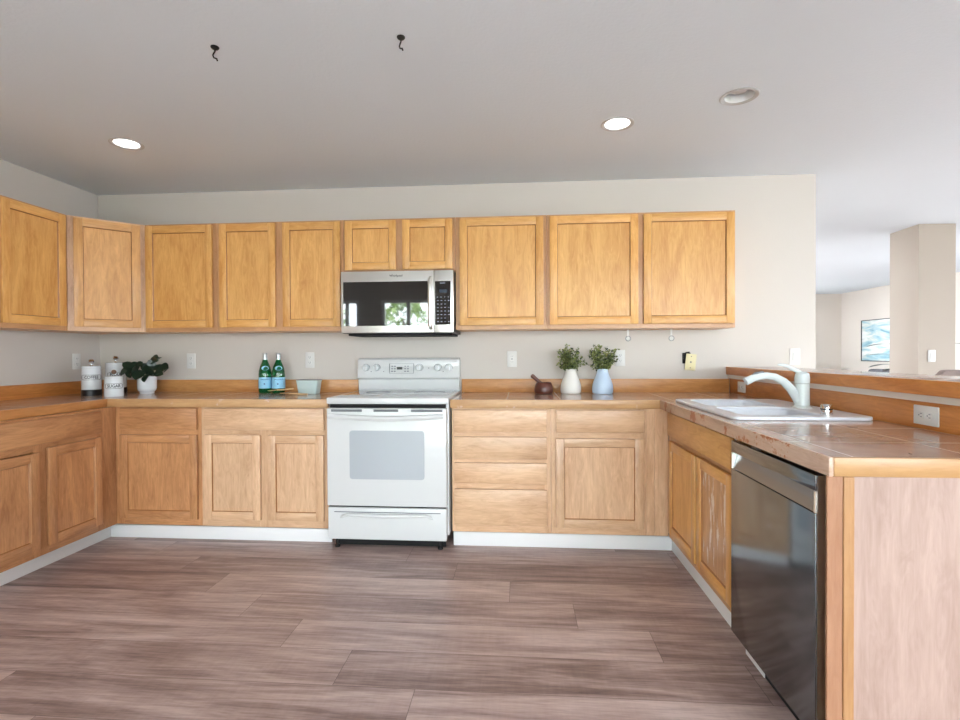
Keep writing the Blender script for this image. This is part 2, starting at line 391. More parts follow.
def copy_tree(o, parent=None):
    c = o.copy(); COL.objects.link(c)
    if parent: c.parent = parent
    for ch in list(o.children): copy_tree(ch, c)
    return c
def rrect(x0, x1, y0, y1, r, n=6):
    out = []
    for cx, cy, a in ((x1-r, y1-r, 0), (x0+r, y1-r, PI/2), (x0+r, y0+r, PI), (x1-r, y0+r, 3*PI/2)):
        for i in range(n+1):
            t = a+PI/2*i/n; out.append((cx+r*math.cos(t), cy+r*math.sin(t)))
    return out
def curve_obj(name, mat, parent, splines, extrude, bev=0, loc=(0, 0, 0)):
    cu = bpy.data.curves.new(name, 'CURVE'); cu.dimensions = '2D'; cu.fill_mode = 'BOTH'; cu.extrude = extrude; cu.bevel_depth = bev; cu.bevel_resolution = 2
    for pts in splines:
        sp = cu.splines.new('POLY'); sp.points.add(len(pts)-1); sp.use_cyclic_u = True
        for i, p in enumerate(pts): sp.points[i].co = (p[0], p[1], 0, 1)
    return _mesh_from(cu, name, mat, parent, loc)
def _mesh_from(cu, name, mat, parent, loc, fn=None):
    tmp = bpy.data.objects.new('tmp', cu); COL.objects.link(tmp)
    dg = bpy.context.evaluated_depsgraph_get(); dg.update()
    me = bpy.data.meshes.new_from_object(tmp.evaluated_get(dg)); bpy.data.objects.remove(tmp)
    if fn:
        for v in me.vertices: v.co = fn(v.co)
    me.materials.clear(); me.materials.append(M[mat]); me.name = name
    o = bpy.data.objects.new(name, me); COL.objects.link(o); o.location = loc
    if parent: o.parent = parent
    return o
def text(name, s, size, mat, parent, fn, width=None, ext=.0003, spacing=1, bold=0):
    """lettering as thin solid mesh; fn maps flat (x right, y up, z out) to local coordinates"""
    cu = bpy.data.curves.new(name, 'FONT'); cu.body = s; cu.size = size; cu.extrude = ext; cu.align_x = 'CENTER'; cu.align_y = 'CENTER'
    cu.space_character = spacing; cu.resolution_u = 2; cu.offset = bold
    return _mesh_from(cu, name, mat, parent, (0, 0, 0), fn)

# ------------------------------------------------------------------ shell
def floor():
    bm = bmesh.new(); uvl = bm.loops.layers.uv.new('edge'); rl = bm.faces.layers.float.new('rnd')
    pitch, Lp = .2225, 1.535
    rnd = random.Random(3)
    fixed = {(0, 0): .75, (1, -1): .3, (0, 1): .35, (-2, 0): .55}
    x_min, x_max, y_min, y_max = XL-.02, XRM+.1, RY-.1, YFAR+.1
    k0 = int((-1.5-y_max)/pitch)-1; k1 = int((-1.5-y_min)/pitch)+2
    for k in range(k0, k1):
        yt = -1.4985-k*pitch; yb = yt-pitch
        y1, y0 = min(yt, y_max), max(yb, y_min)
        if y1 <= y0: continue
        j0 = -.985+.303*k
        i0 = math.floor((x_min-j0)/Lp)
        i = i0
        while j0+i*Lp < x_max:
            a, b = max(j0+i*Lp, x_min), min(j0+(i+1)*Lp, x_max)
            r = rnd.random()
            xm = (a+b)/2; ym = (y0+y1)/2
            ww = [a, a+.01, b-.01, b]
            for p, q in zip(ww, ww[1:]):
                hh = [y0, y0+.01, y1-.01, y1]
                for c, d in zip(hh, hh[1:]):
                    f = bm.faces.new([bm.verts.new(v) for v in ((p, c, 0), (q, c, 0), (q, d, 0), (p, d, 0))])
                    f[rl] = r
                    for lp in f.loops:
                        x, y, _ = lp.vert.co
                        lp[uvl].uv = (min(x-a, b-x), min(y-y0, y1-y))
            i += 1
    bmesh.ops.remove_doubles(bm, verts=bm.verts, dist=.0001)
    # a solid slab under the planks
    r = bmesh.ops.create_cube(bm, size=1)
    for v in r['verts']:
        v.co = Vector((x_min+(v.co.x+.5)*(x_max-x_min), y_min+(v.co.y+.5)*(y_max-y_min), -.12+(v.co.z+.5)*.119))
    me = bpy.data.meshes.new('floor'); bm.to_mesh(me); bm.free(); me.materials.append(M['floor'])
    o = bpy.data.objects.new('floor', me); COL.objects.link(o); struct(o)
floor()
struct(box('wall_back', 'wall', XL-.12, 2.0465, 0, .12, 0, CZ))
struct(box('wall_left', 'wall', XL-.12, XL, RY, 0, 0, CZ))
def wall_with_holes(name, mat, holes, a0, a1, fn):
    m = MB(); cur = a0
    for (p, q, z0, z1) in sorted(holes):
        m.box(*fn(cur, p), 0, CZ)
        if z0 > .05: m.box(*fn(p, q), 0, z0)
        m.box(*fn(p, q), z1, CZ); cur = q
    m.box(*fn(cur, a1), 0, CZ); return struct(m.build(name, mat))
wall_with_holes('wall_far', 'cream_wall', ADDED_FARWIN, 1.93, XRM+.12, lambda a, b: (a, b, YFAR, YFAR+.12))
wall_with_holes('wall_inner', 'cream_wall', ADDED_INNERWIN, .12, YFAR, lambda a, b: (1.93, 2.0465, a, b))
wall_with_holes('wall_rear', 'wall', REARWIN, XL-.12, XRM+.12, lambda a, b: (a, b, RY-.12, RY))
wall_with_holes('wall_right', 'cream_wall', RIGHTWIN, RY, YFAR, lambda a, b: (XRM, XRM+.12, a, b))
# ceiling with three round openings for the recessed lights
CANS = [(-2.285, -.898, True), (.527, -.912, True), (1.057, -1.166, False)]
circ = lambda cx, cy, r: [(cx+r*math.cos(2*PI*i/40), cy+r*math.sin(2*PI*i/40)) for i in range(40)]
ceil = curve_obj('ceiling', 'ceiling', None, [[(XL-.12, RY-.12), (XRM+.12, RY-.12), (XRM+.12, YFAR+.12), (XL-.12, YFAR+.12)]] + [circ(x, y, .072) for x, y, _ in CANS], .05, loc=(0, 0, CZ+.05))
struct(ceil)
# column in the far opening
col_o = MB().prism([(3.853, 1.563), (4.198, 1.577), (4.215, 1.995), (3.87, 1.98)], CZ, 'z', 0).build('wall_column', 'column'); struct(col_o)
# windows
def window(n, a, b, z0, z1, side):
    """frame and pane of one window unit; side rear or right"""
    w = bpy.data.objects.new('window_%d' % n, None); COL.objects.link(w); struct(w)
    f = MB(); p = MB(); fw = .05
    def bx(m, p0, p1, t0, t1, c, d):
        if side == 'rear': m.box(p0, p1, RY-.12+t0, RY-.12+t1, c, d)
        elif side == 'inner': m.box(1.93+t0, 1.93+t1, p0, p1, c, d)
        elif side == 'far': m.box(p0, p1, YFAR+.12-t1, YFAR+.12-t0, c, d)
        else: m.box(XRM+.12-t1, XRM+.12-t0, p0, p1, c, d)
    bx(f, a, b, .03, .1, z0, z0+fw); bx(f, a, b, .03, .1, z1-fw, z1)
    for q in (a, b-fw): bx(f, q, q+fw, .03, .1, z0+fw, z1-fw)
    mid = (a+b)/2; bx(f, mid-fw*.6, mid+fw*.6, .035, .095, z0+fw, z1-fw)
    bx(p, a+fw, mid-fw*.6, .06, .066, z0+fw, z1-fw); bx(p, mid+fw*.6, b-fw, .06, .066, z0+fw, z1-fw)
    fr = f.build('window_frame', 'vinyl', w); p.build('pane', 'pane', w)
for i, h in enumerate(REARWIN): window(i+1, *h, 'rear')
for i, h in enumerate(RIGHTWIN): window(i+6, *h, 'right')
for i, h in enumerate(ADDED_FARWIN): window(i+9, *h, 'far')
for i, h in enumerate(ADDED_INNERWIN): window(i+11, *h, 'inner')
# white toe boards
struct(box('baseboard_left', 'trim', -2.712, -2.6965, -2.4, -.5625, 0, .082, bev=.001))
struct(box('baseboard_back_left', 'trim', -2.6965, -1.2, -.5625, -.547, 0, .082, bev=.001))
struct(box('baseboard_back_right', 'trim', -.418, .912, -.5625, -.547, 0, .084, bev=.001))
struct(box('baseboard_right', 'trim', .912, .928, -1.635, -.5625, 0, .084, bev=.001))
struct(box('trim_1', 'trim', .891, .9025, -1.79, -1.6355, 0, .02, bev=.001))

# ------------------------------------------------------------------ cabinets (local frame: x along the front, front at y=0, body goes to +y)
def door_part(par, x0, x1, z0, z1, wset, sw=.05, label=None, panel_mat=None):
    t = .0235
    m = MB(); m.mi = 0
    for a, b in ((x0, x0+sw), (x1-sw, x1)): m.box(a, b, -t, -.0055, z0, z1, .0022)
    m.mi = 1
    for a, b in ((z0, z0+sw), (z1-sw, z1)): m.box(x0+sw, x1-sw, -t+.0006, -.0055, a, b, .0018)
    d = m.build('door', [wset+'_v', wset+'_h'], par, smooth=True)
    if label: d['label'] = label
    p = MB(); a = .0045
    # sunk panel with a sloped moulding ring, coloured darker as groove shade
    def ring(x0_, x1_, z0_, z1_, y): return [p.bm.verts.new(c) for c in ((x0_, y, z0_), (x1_, y, z0_), (x1_, y, z1_), (x0_, y, z1_))]
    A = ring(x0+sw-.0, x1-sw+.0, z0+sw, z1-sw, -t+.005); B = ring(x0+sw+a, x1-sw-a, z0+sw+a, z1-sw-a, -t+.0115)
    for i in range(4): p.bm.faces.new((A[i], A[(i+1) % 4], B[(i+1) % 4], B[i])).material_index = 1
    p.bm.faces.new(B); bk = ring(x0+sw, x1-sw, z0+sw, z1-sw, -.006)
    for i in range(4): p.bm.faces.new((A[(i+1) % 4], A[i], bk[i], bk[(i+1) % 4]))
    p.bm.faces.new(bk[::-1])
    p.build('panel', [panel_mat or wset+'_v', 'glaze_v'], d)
    return d
def drawer_part(par, x0, x1, z0, z1, wset, name='drawer'):
    return MB().box(x0, x1, -.0235, -.0055, z0, z1, .004, 2).build(name, wset+'_h', par, smooth=True)
def carcass(par, w, dep, z0, z1, wset, stiles, rails, plinth=False, open_top=False):
    m = MB(); t = .016; y0 = .0185
    m.box(0, t, y0, dep, z0, z1); m.box(w-t, w, y0, dep, z0, z1); m.box(t, w-t, dep-t, dep, z0, z1); m.box(t, w-t, y0, dep-t, z0, z0+t)
    if not open_top: m.box(t, w-t, y0, dep-t, z1-t, z1)
    if plinth:
        m.box(0, w, .105, .119, .001, z0)
    m.build('body', wset+'_v', par)
    f = MB()
    for a, b in stiles: f.box(a, b, 0, .018, z0, z1, .0008, 1)
    f.mi = 1
    xs = sorted(stiles)
    for a, b in rails:
        for p, q in zip(xs, xs[1:]): f.box(p[1]+.0003, q[0]-.0003, .0004, .018, a, b)
    fs = 'frame' if wset == 'honey' else wset
    f.build('face_frame', [fs+'_v', fs+'_h'], par)
UZ0, UZ1 = 1.358, 2.112
DZ0, DZ1 = 1.386, 2.098
UY = -.3075
def upper(label, x0, x1, doors, z0=UZ0, wset='honey', dz0=DZ0, extra_stile=None, loc=None, rot=0, dep=.3045, group='honey maple wall cabinets'):
    w = x1-x0
    t = thing('wall_cabinet', label, 'cabinet', loc or (x0, UY, z0), rot, group)
    ds = [(a-x0, b-x0) for a, b in doors]
    st = [(0, ds[0][0]+.012), (ds[-1][1]-.012, w)]
    for p, q in zip(ds, ds[1:]): st.append((p[1]-.012, q[0]+.012))
    carcass(t, w, dep, 0, UZ1-z0, wset, st, [(0, dz0-z0+.012), (DZ1-z0-.012, UZ1-z0)])
    for a, b in ds: door_part(t, a, b, dz0-z0, DZ1-z0, wset)
    return t
upper('single-door honey wall cabinet on the back wall, right beside the diagonal corner cabinet', -2.6305, -2.102, [(-2.614, -2.127)])
upper('two-door tall honey wall cabinet hung immediately left of the microwave', -2.1, -1.201, [(-2.075, -1.675), (-1.622, -1.217)])
upper('short two-door wall cabinet directly above the microwave', -1.199, -.431, [(-1.184, -.831), (-.788, -.448)], z0=1.749, dz0=1.766)
upper('single-door honey wall cabinet hung immediately right of the microwave', -.429, .177, [(-.4, .156)])
upper('two-door honey wall cabinet at the right end of the back wall row', .179, 1.383, [(.196, .768), (.802, 1.372)])
# left wall run (front faces +x); local x grows toward the back wall
upper('wall cabinet on the left wall, cut off by the left edge of the view', 0, .94, [(.02, .44), (.5, .914)], loc=(XL+.3045, -1.549, UZ0), rot=PI/2, wset='honey', dep=.302)
# diagonal corner cabinet
def diagonal():
    t = thing('corner_wall_cabinet', 'diagonal corner wall cabinet with one slanted door, above the canisters', 'cabinet', (0, 0, UZ0), 0)
    A = (XL+.3035, -.6065); B = (XL+.6125, -.3055); h = UZ1-UZ0
    m = MB(); g = .003
    dx, dy = B[0]-A[0], B[1]-A[1]; Ln = math.hypot(dx, dy); nx, ny = dy/Ln, -dx/Ln
    inn = .018
    A2 = (A[0]-nx*inn, A[1]-ny*inn); B2 = (B[0]-nx*inn, B[1]-ny*inn)
    m.prism([(XL+g, -.6065), A2, B2, (B[0], -g), (XL+g, -g)], .016, 'z', 0)
    m.prism([(XL+g, -.6065), A2, B2, (B[0], -g), (XL+g, -g)], .016, 'z', h-.016)
    m.box(XL+g, XL+g+.014, -.6065, -g, .016, h-.016); m.box(XL+g+.014, B[0]-.016, -g-.014, -g, .016, h-.016)
    m.prism([(XL+.02, -.6065), A2, (A2[0]-.02, A2[1]+.016), (XL+.02, -.59)], h-.032, 'z', .016)
    m.prism([(B[0]-.016, -.02), (B[0], -.02), B2, (B2[0]-.016, B2[1]-.0)], h-.032, 'z', .016)
    m.build('body', 'honey_v', t)
    piv = (A[0], A[1]); ang = math.atan2(dy, dx)
    def place(o): o.location = (piv[0], piv[1], 0); o.rotation_euler = (0, 0, ang); return o
    f = MB(); f.box(0, .045, 0, .018, 0, h, .0008, 1); f.box(Ln-.045, Ln, 0, .018, 0, h, .0008, 1)
    f.mi = 1; f.box(.045, Ln-.045, .0004, .018, 0, .05); f.box(.045, Ln-.045, .0004, .018, h-.03, h)
    place(f.build('face_frame', ['pale_v', 'pale_h'], t))
    place(door_part(t, .033, Ln-.03, DZ0-UZ0, DZ1-UZ0, 'corner'))
diagonal()

# base cabinets
BZ0, BZ1 = .105, .865
def base(label, loc, rot, w, st, rails, doors, drawers, wset, dep=.6, open_top=False, name='base_cabinet', fronts=(), group='maple base cabinets', worn=False):
    t = thing(name, label, 'cabinet', loc, rot, group)
    carcass(t, w, dep, BZ0, BZ1, wset, st, rails, plinth=True, open_top=open_top)
    for i, d in enumerate(doors): door_part(t, d[0], d[1], d[2], d[3], wset, panel_mat='worn_v' if (worn and i == 1) else None, label='door with pale worn panel' if (worn and i == 1) else None)
    for d in drawers: drawer_part(t, *d, wset)
    for d in fronts: drawer_part(t, *d, wset, name='false_front')
    return t
R3 = [(BZ0, .162), (.678, .732), (.845, BZ1)]
FY = -.6125
# back wall, left of stove
x0 = -2.65
base('base cabinet with one drawer over one broad door, in the left inner corner', (x0, FY, 0), 0, .621, [(0, .094), (.588, .621)], R3,
     [(.080, .600, .149, .687)], [(.082, .599, .72, .857)], 'amber')
x0 = -2.0285
base('base cabinet with one wide drawer over two narrow doors, left of the stove', (x0, FY, 0), 0, .829, [(0, .04), (.38, .46), (.79, .829)], R3,
     [(.026, .395, .152, .69), (.445, .805, .154, .69)], [(.0275, .808, .722, .859)], 'pale')
# back wall, right of stove
x0 = -.4185
base('four-drawer base cabinet immediately right of the stove', (x0, FY, 0), 0, .602, [(0, .027), (.565, .602)],
     [(BZ0, .165), (.36, .415), (.52, .57), (.68, .732), (.845, BZ1)], [],
     [(.0145, .578, .72, .855), (.0145, .578, .556, .692), (.0145, .578, .405, .533), (.0145, .578, .151, .372)], 'pale')
x0 = .185
cb = base('base cabinet with one drawer over a square door, in the right inner corner', (x0, FY, 0), 0, .565, [(0, .04), (.53, .565)], R3,
     [(.028, .544, .148, .685)], [(.029, .545, .721, .856)], 'pale')
MB().box(.5655, .612, .0005, .018, BZ0, BZ1, .0008, 1).box(.6125, .6925, -.0005, .018, BZ0, BZ1, .0008, 1).build('filler_panel', 'pale_v', cb)
# left wall run
lx = -2.6095
base('wide base cabinet on the left wall beside the inner corner, false front over two doors', (lx, -1.55, 0), PI/2, .9365, [(0, .03), (.367, .455), (.785, .9365)], R3,
     [(.014, .382, .15, .675), (.437, .8, .15, .69)], [], 'amber', fronts=[(.014, .797, .717, .853)])
base('base cabinet on the left wall nearest the viewer, outside the frame', (lx, -2.4, 0), PI/2, .848, [(0, .03), (.38, .45), (.81, .848)], R3,
     [(.014, .395, .15, .69), (.437, .83, .15, .69)], [], 'amber', fronts=[(.014, .83, .717, .853)]) if False else None
# sink base, front faces -x, local x grows toward the viewer
sb = base('sink base cabinet with a false front over two worn doors, left of the dishwasher', (.8795, -.6215, 0), -PI/2, .985, [(0, .055), (.525, .532), (.955, .985)], R3,
     [(.066, .512, .15, .687), (.541, .951, .15, .69)], [], 'honey', dep=.565, open_top=True, fronts=[(.046, .951, .717, .85)], worn=True)

# peninsula end panel beside the dishwasher
ep = thing('peninsula_end_panel', 'pale veneered end panel of the peninsula, right of the dishwasher', 'panel', (.822, -2.3, 0))
MB().box(.069, .655, .001, .02, .001, .865).build('veneer_panel', 'pink_panel', ep)
MB().box(0, .04, 0, .008, .001, .865, .001, 1).build('corner_post', 'post_wood', ep)['label'] = 'brownish corner strip'
MB().box(.0405, .0685, -.004, .02, .001, .865, .003, 2).build('batten', 'batten_wood', ep)['label'] = 'narrow golden batten'

# ------------------------------------------------------------------ countertops
CT = .9165; CB = .8695
ct = thing('countertop', 'brown tiled countertop in the left corner, running up to the stove', 'countertop', (0, 0, CB))
SP = .018
m = MB(); m.box(XL+.002, -2.656, -2.4, -.6555, 0, CT-CB); m.box(XL+.002, -1.192, -.6265, -.002, 0, CT-CB); m.box(XL+.002, -2.656, -.6555, -.6265, 0, CT-CB)
m.build('tile_surface', 'tile', ct)
MB().box(-2.656, -1.192, -.6405, -.6267, -.004, CT-CB+.001, .003).build('wood_edge', 'edge_x', ct, smooth=True)
MB().box(-2.6558, -2.642, -2.4, -.6407, -.004, CT-CB+.001, .003).build('wood_edge', 'edge_y', ct, smooth=True)
bs = tag(MB().box(XL+.002+SP, -1.1935, -SP-.002, -.002, 0, 1.008-CT, .002).build('backsplash_board', 'splash_x', loc=(0, 0, CT), smooth=True),
    'wood backsplash board on the back wall, left of the stove', 'backsplash')
tag(MB().box(XL+.002, XL+.002+SP, -2.4, -.002, 0, 1.008-CT, .002).build('backsplash_board', 'splash_y', loc=(0, 0, CT), smooth=True),
    'wood backsplash board along the left wall', 'backsplash')
PX = .822; PE = -2.306; BX = 1.462
ct2 = thing('countertop', 'brown tiled countertop right of the stove, wrapping round to the sink peninsula', 'countertop', (0, 0, CB))
SX0, SX1, SY0, SY1 = .905, 1.425, -1.515, -.715     # sink cut-out
m = MB()
m.box(-.426, BX-.001, -.6265, -.002, 0, CT-CB)
m.box(PX+.014, BX-.001, SY1-.0, -.6265, 0, CT-CB); m.box(PX+.014, SX0, SY0, SY1, 0, CT-CB); m.box(SX1, BX-.001, SY0, SY1, 0, CT-CB)
m.box(PX+.014, BX-.001, PE+.014, SY0, 0, CT-CB)
m.build('tile_surface', 'tile', ct2)
MB().box(-.426, PX+.0135, -.6405, -.6267, -.004, CT-CB+.001, .003).build('wood_edge', 'edge_x', ct2, smooth=True)
MB().box(PX, PX+.0138, PE, -.6407, -.004, CT-CB+.001, .003).build('wood_edge', 'edge_worn', ct2, smooth=True)['label'] = 'worn, chipped edge strip'
MB().box(PX+.014, BX+.019, PE, PE+.0138, -.004, CT-CB+.001, .003).build('wood_edge', 'edge_end', ct2, smooth=True)
tag(MB().box(-.4245, BX-.001, -SP-.002, -.002, 0, 1.012-CT, .002).build('backsplash_board', 'splash_x', loc=(0, 0, CT), smooth=True),
    'wood backsplash board on the back wall, right of the stove', 'backsplash')
# raised bar behind the sink: half wall, splash, bar top
hw = MB().box(BX+.0195, 1.70, PE, -.001, 0, 1.05).build('wall_bar', 'caulk'); struct(hw)
tag(MB().box(0, .0185, PE, -.022, 0, 1.016-CT, .002).build('backsplash_board', 'splash_y', loc=(BX, 0, CT), smooth=True),
    'orange wood backsplash board along the raised bar, behind the sink', 'backsplash')
bt = thing('bar_top', 'long raised bar ledge with orange wood front above the sink', 'countertop', (BX-.004, 0, 1.0505))
MB().box(.0, 1.80-BX, PE-.02, -.001, .02, .046, .004).build('ledge', 'bar_ledge' if 'bar_ledge' in M else 'tile', bt, smooth=True)
MB().box(-.016, -.0005, PE-.02, -.003, -.008, .047, .003).build('wood_edge', 'splash_y', bt, smooth=True)
MB().box(-.004, .012, PE-.004, -.003, -.033, -.0085).build('caulk_strip', 'trim_strip', bt)
MB().box(.0, 1.78-BX, PE-.01, -.002, .0, .0195).build('underlayment', 'caulk', bt)

# ------------------------------------------------------------------ sink
sk = thing('kitchen_sink', 'white enamel double-bowl drop-in sink set in the peninsula counter', 'sink', (0, 0, CT))
bowls = [(.945, 1.29, -1.085, -.745), (.945, 1.29, -1.475, -1.125)]
curve_obj('rim', 'sink', sk, [rrect(.888, 1.448, -1.538, -.692, .05, 8)] + [rrect(*b, .05, 8) for b in bowls], .003, .004, loc=(0, 0, .0078))
for b in bowls:
    m = MB(); loops = []
    for ins, z, r in ((-.003, .008, .05), (.003, -.002, .05), (.008, -.08, .05), (.022, -.155, .06), (.05, -.175, .07)):
        loops.append([m.bm.verts.new((p[0], p[1], z)) for p in rrect(b[0]+ins, b[1]-ins, b[2]+ins, b[3]-ins, r, 8)])
    for A, B in zip(loops, loops[1:]):
        for i in range(len(A)): m.bm.faces.new((A[i], A[(i+1) % len(A)], B[(i+1) % len(A)], B[i]))
    m.bm.faces.new(loops[-1])
    bo = m.build('bowl', 'sink', sk, smooth='all')
    cxb, cyb = (b[0]+b[1])/2, (b[2]+b[3])/2
    MB().lathe([(0, 0), (.02, 0), (.036, .002), (.04, .004)], 24, cxb, cyb, -.1745).build('drain', 'chrome', bo, smooth=True)
# faucet
fc = thing('faucet', 'white single-lever kitchen faucet with arched spout on the sink deck', 'faucet', (1.352, -1.16, CT+.0152))
MB().lathe([(0, 0), (.045, 0), (.045, .004), (.036, .009), (.033, .012), (.0325, .05), (.0315, .115), (.0, .115)], 32).build('body', 'faucet', fc, smooth=True)
MB().lathe([(0, .117), (.0315, .117), (.033, .123), (.033, .145), (.029, .163), (.018, .172), (0, .174)], 32).build('cap', 'faucet', fc, smooth=True)
sp_pts = [(-.012, 0, .02), (-.03, 0, .055), (-.052, 0, .09), (-.085, 0, .125), (-.125, 0, .147), (-.165, 0, .154), (-.2, 0, .150), (-.232, 0, .14), (-.262, 0, .125)]
MB().tube(sp_pts, [.021, .021, .0205, .019, .0175, .0165, .017, .0185, .0195], 16).build('spout', 'faucet', fc, smooth=True)
MB().tube([(-.232, 0, .1545), (-.214, 0, .1625), (-.178, 0, .1705)], [.006, .009, .006], 10).build('spray_button', 'grey_mark', fc, smooth=True)
MB().tube([(-.005, 0, .165), (-.035, 0, .182), (-.07, 0, .200), (-.1, 0, .207), (-.112, 0, .206)], [.011, .010, .008, .0065, .004], 12).build('lever', 'faucet', fc, smooth=True)
ag = thing('air_gap_cap', 'small chrome air gap cylinder on the sink deck, nearest the viewer', 'air gap', (1.300, -1.45, CT+.0152))
MB().lathe([(0, 0), (.024, 0), (.024, .006), (.0215, .007), (.0215, .04), (.019, .045), (0, .046)], 28).build('cap', 'chrome', ag, smooth=True)
MB().lathe([(.0217, .022), (.0223, .022), (.0223, .027), (.0217, .027)], 28).build('slot', 'gap', ag)

# ------------------------------------------------------------------ dishwasher
dw = thing('dishwasher', 'black stainless dishwasher built into the peninsula', 'dishwasher', (.83, -1.646, 0), -PI/2)
wd = .584
MB().box(.004, wd-.004, .032, .56, .1, .84).build('tub', 'gap', dw)
MB().box(0, wd, 0, .028, .098, .742, .003).build('door', 'black_steel', dw, smooth=True)
MB().box(wd+.0002, wd+.0015, .004, .027, .1, .85).build('door_edge', 'steel', dw)['label'] = 'pale steel side edge'
MB().box(0, wd, 0, .028, .806, .852, .003).build('control_panel', 'black_steel', dw, smooth=True)
m = MB(); m.prism([(0.003, .744), (.026, .744), (.0275, .804), (.022, .804), (.012, .775)], wd-.024, 'x', .012).build('handle_pocket', 'black_steel_edge', dw)
for a in (0, wd-.011): MB().box(a, a+.011, .0005, .0275, .743, .805, .001).build('pocket_cap', 'steel', dw)
MB().box(.002, wd-.002, .03, .05, .098, .852).build('gasket', 'rubber', dw)
MB().box(.004, wd-.004, .065, .08, .001, .096).build('toe_panel', 'gap', dw)
MB().box(.1, .14, .034, .052, .853, .862).build('mounting_bracket', 'steel', dw)

# ------------------------------------------------------------------ stove
sv = thing('stove', 'white electric stove with smooth glass top between the base cabinets', 'stove', (-1.187, -.66, 0))
w = .756
MB().box(.004, w-.004, .03, .63, .085, .89, .002).build('body', 'appliance', sv, smooth=True)
m = MB(); m.box(0, w, -.012, .655, .892, .93, .006, 3); m.build('cooktop_frame', 'appliance', sv, smooth=True)
MB().box(.03, w-.03, .035, .575, .9301, .9325, .001).build('glass_top', 'cook_glass', sv, smooth=True)
for i, (cx, cy, r) in enumerate(((.2, .17, .105), (.56, .17, .08), (.2, .44, .08), (.56, .44, .105))):
    MB().lathe([(r, 0), (r+.004, 0), (r+.004, .0004), (r, .0004), (r, 0)], 48, cx, cy, .9326).build('burner_ring', 'grey_mark', sv)
# oven door
dz0, dz1 = .272, .868
m = MB(); m.box(.008, w-.012, -.03, .026, dz0, dz1, .006, 3)
od = m.build('oven_door', 'appliance', sv, smooth=True)
MB().prism(rrect(.15, w-.146, .437, .733, .018, 5), .0015, 'y', -.0316).build('oven_window', 'glass_white', od)
for a, b in ((.036, .228), (.3, .452), (.53, .722)):
    mm = MB()
    for k in range(1): mm.box(a, b, -.0312, -.0295, .847, .862, .0005, 1)
    for k in range(2): mm.box(a+.002, b-.002, -.0322, -.0312, .8508+k*.0055, .8528+k*.0055)
    mm.build('vent', 'slot', od)
# bowed handle: deepest in the middle
hp = []
for i in range(21):
    t = i/20; x = .02+t*(w-.048); hp.append((x, -.042-.03*math.sin(PI*t), .822-.012*math.sin(PI*t)))
m = MB()
rings = []
for p in hp:
    rings.append([m.bm.verts.new((p[0], p[1]+dy, p[2]+dz)) for dy, dz in ((.012, -.016), (-.006, -.013), (-.011, 0), (-.006, .013), (.012, .016))])
for A, B in zip(rings, rings[1:]):
    for k in range(5): m.bm.faces.new((A[k], A[(k+1) % 5], B[(k+1) % 5], B[k]))
m.bm.faces.new(rings[0][::-1]); m.bm.faces.new(rings[-1])
m.box(.018, .05, -.045, -.031, .806, .838, .003); m.box(w-.06, w-.028, -.045, -.031, .806, .838, .003)
m.build('handle', 'appliance', od, smooth=True)
MB().box(.02, w-.02, -.006, .028, .8705, .8905).build('upper_gap', 'gap', sv)
MB().box(.014, w-.02, -.012, .028, .262, .2715).build('lower_gap', 'gap', sv)
dr = MB().box(.01, w-.014, -.026, .026, .066, .2615, .006, 3).build('storage_drawer', 'appliance', sv, smooth=True)
pts = [(.09, -.027, .2), (.105, -.034, .212), (.14, -.04, .222), (.25, -.045, .22), (.378, -.046, .217), (.5, -.045, .22), (.61, -.04, .222), (.645, -.034, .212), (.66, -.027, .2)]
MB().tube(pts, [.004, .008, .010, .011, .012, .011, .010, .008, .004], 12).build('drawer_handle', 'appliance', dr, smooth=True)
MB().box(.05, w-.05, -.0268, -.0255, .232, .237).build('handle_groove', 'slot', dr)
for x in (.05, w-.06):
    for y in (.03, .55):
        MB().lathe([(0, 0), (.016, 0), (.016, .012), (.007, .014), (.007, .086), (0, .086)], 16, x, y, .0).build('foot', 'rubber', sv, smooth=True)
MB().box(.03, w-.03, .052, .06, .006, .084).build('kick_panel', 'gap', sv)
# backguard
bgz0, bgz1 = 1.02, 1.165
prof = [(.655, .928), (.612, .928), (.606, .94), (.6, 1.012), (.578, 1.022), (.576, 1.03), (.598, 1.152), (.606, 1.164), (.618, 1.168), (.655, 1.168)]
m = MB(); m.prism(prof, w-.012, 'x', .006); bg = m.build('backguard', 'appliance', sv)
mod = bg.modifiers.new('b', 'BEVEL'); mod.width = .004; mod.segments = 2; mod.limit_method = 'ANGLE'
MB().box(.002, w-.002, .59, .654, 1.02, 1.16, .012, 3).build('backguard_ends', 'appliance', bg, smooth=True)
def bgp(x, z, out=0):   # point on the sloped control face
    t = (z-1.03)/(1.152-1.03); return Vector((x, .576+.022*t-out, z))
for kx in (.068, .146, .461, .596, .675):
    z = 1.096
    m = MB(); c = bgp(kx, z)
    m.lathe([(0, -.030), (.019, -.030), (.0225, -.024), (.0245, 0), (.0245, .012), (0, .012)], 28, c.x, c.y, c.z, 'y')
    kn = m.build('knob', 'knob', bg, smooth=True)
    MB().box(c.x-.004, c.x+.004, c.y-.038, c.y-.029, z-.021, z+.021, .002).build('grip', 'appliance', kn, smooth=True)
    MB().lathe([(.0262, -.0012), (.0288, -.0012), (.0288, .012), (.0262, .012), (.0262, -.0012)], 28, c.x, c.y, c.z, 'y').build('dial_ring', 'grey_mark', bg)
m = MB()
m.box(.243, .421, .583, .587, 1.126, 1.1275); m.box(.243, .421, .573, .577, 1.056, 1.0575)
m.box(.243, .2445, .577, .587, 1.056, 1.1275); m.box(.4195, .421, .577, .587, 1.056, 1.1275)
m.build('panel_outline', 'grey_mark', bg)
MB().box(.298, .336, .5795, .592, 1.084, 1.102).build('clock_display', 'black', bg)
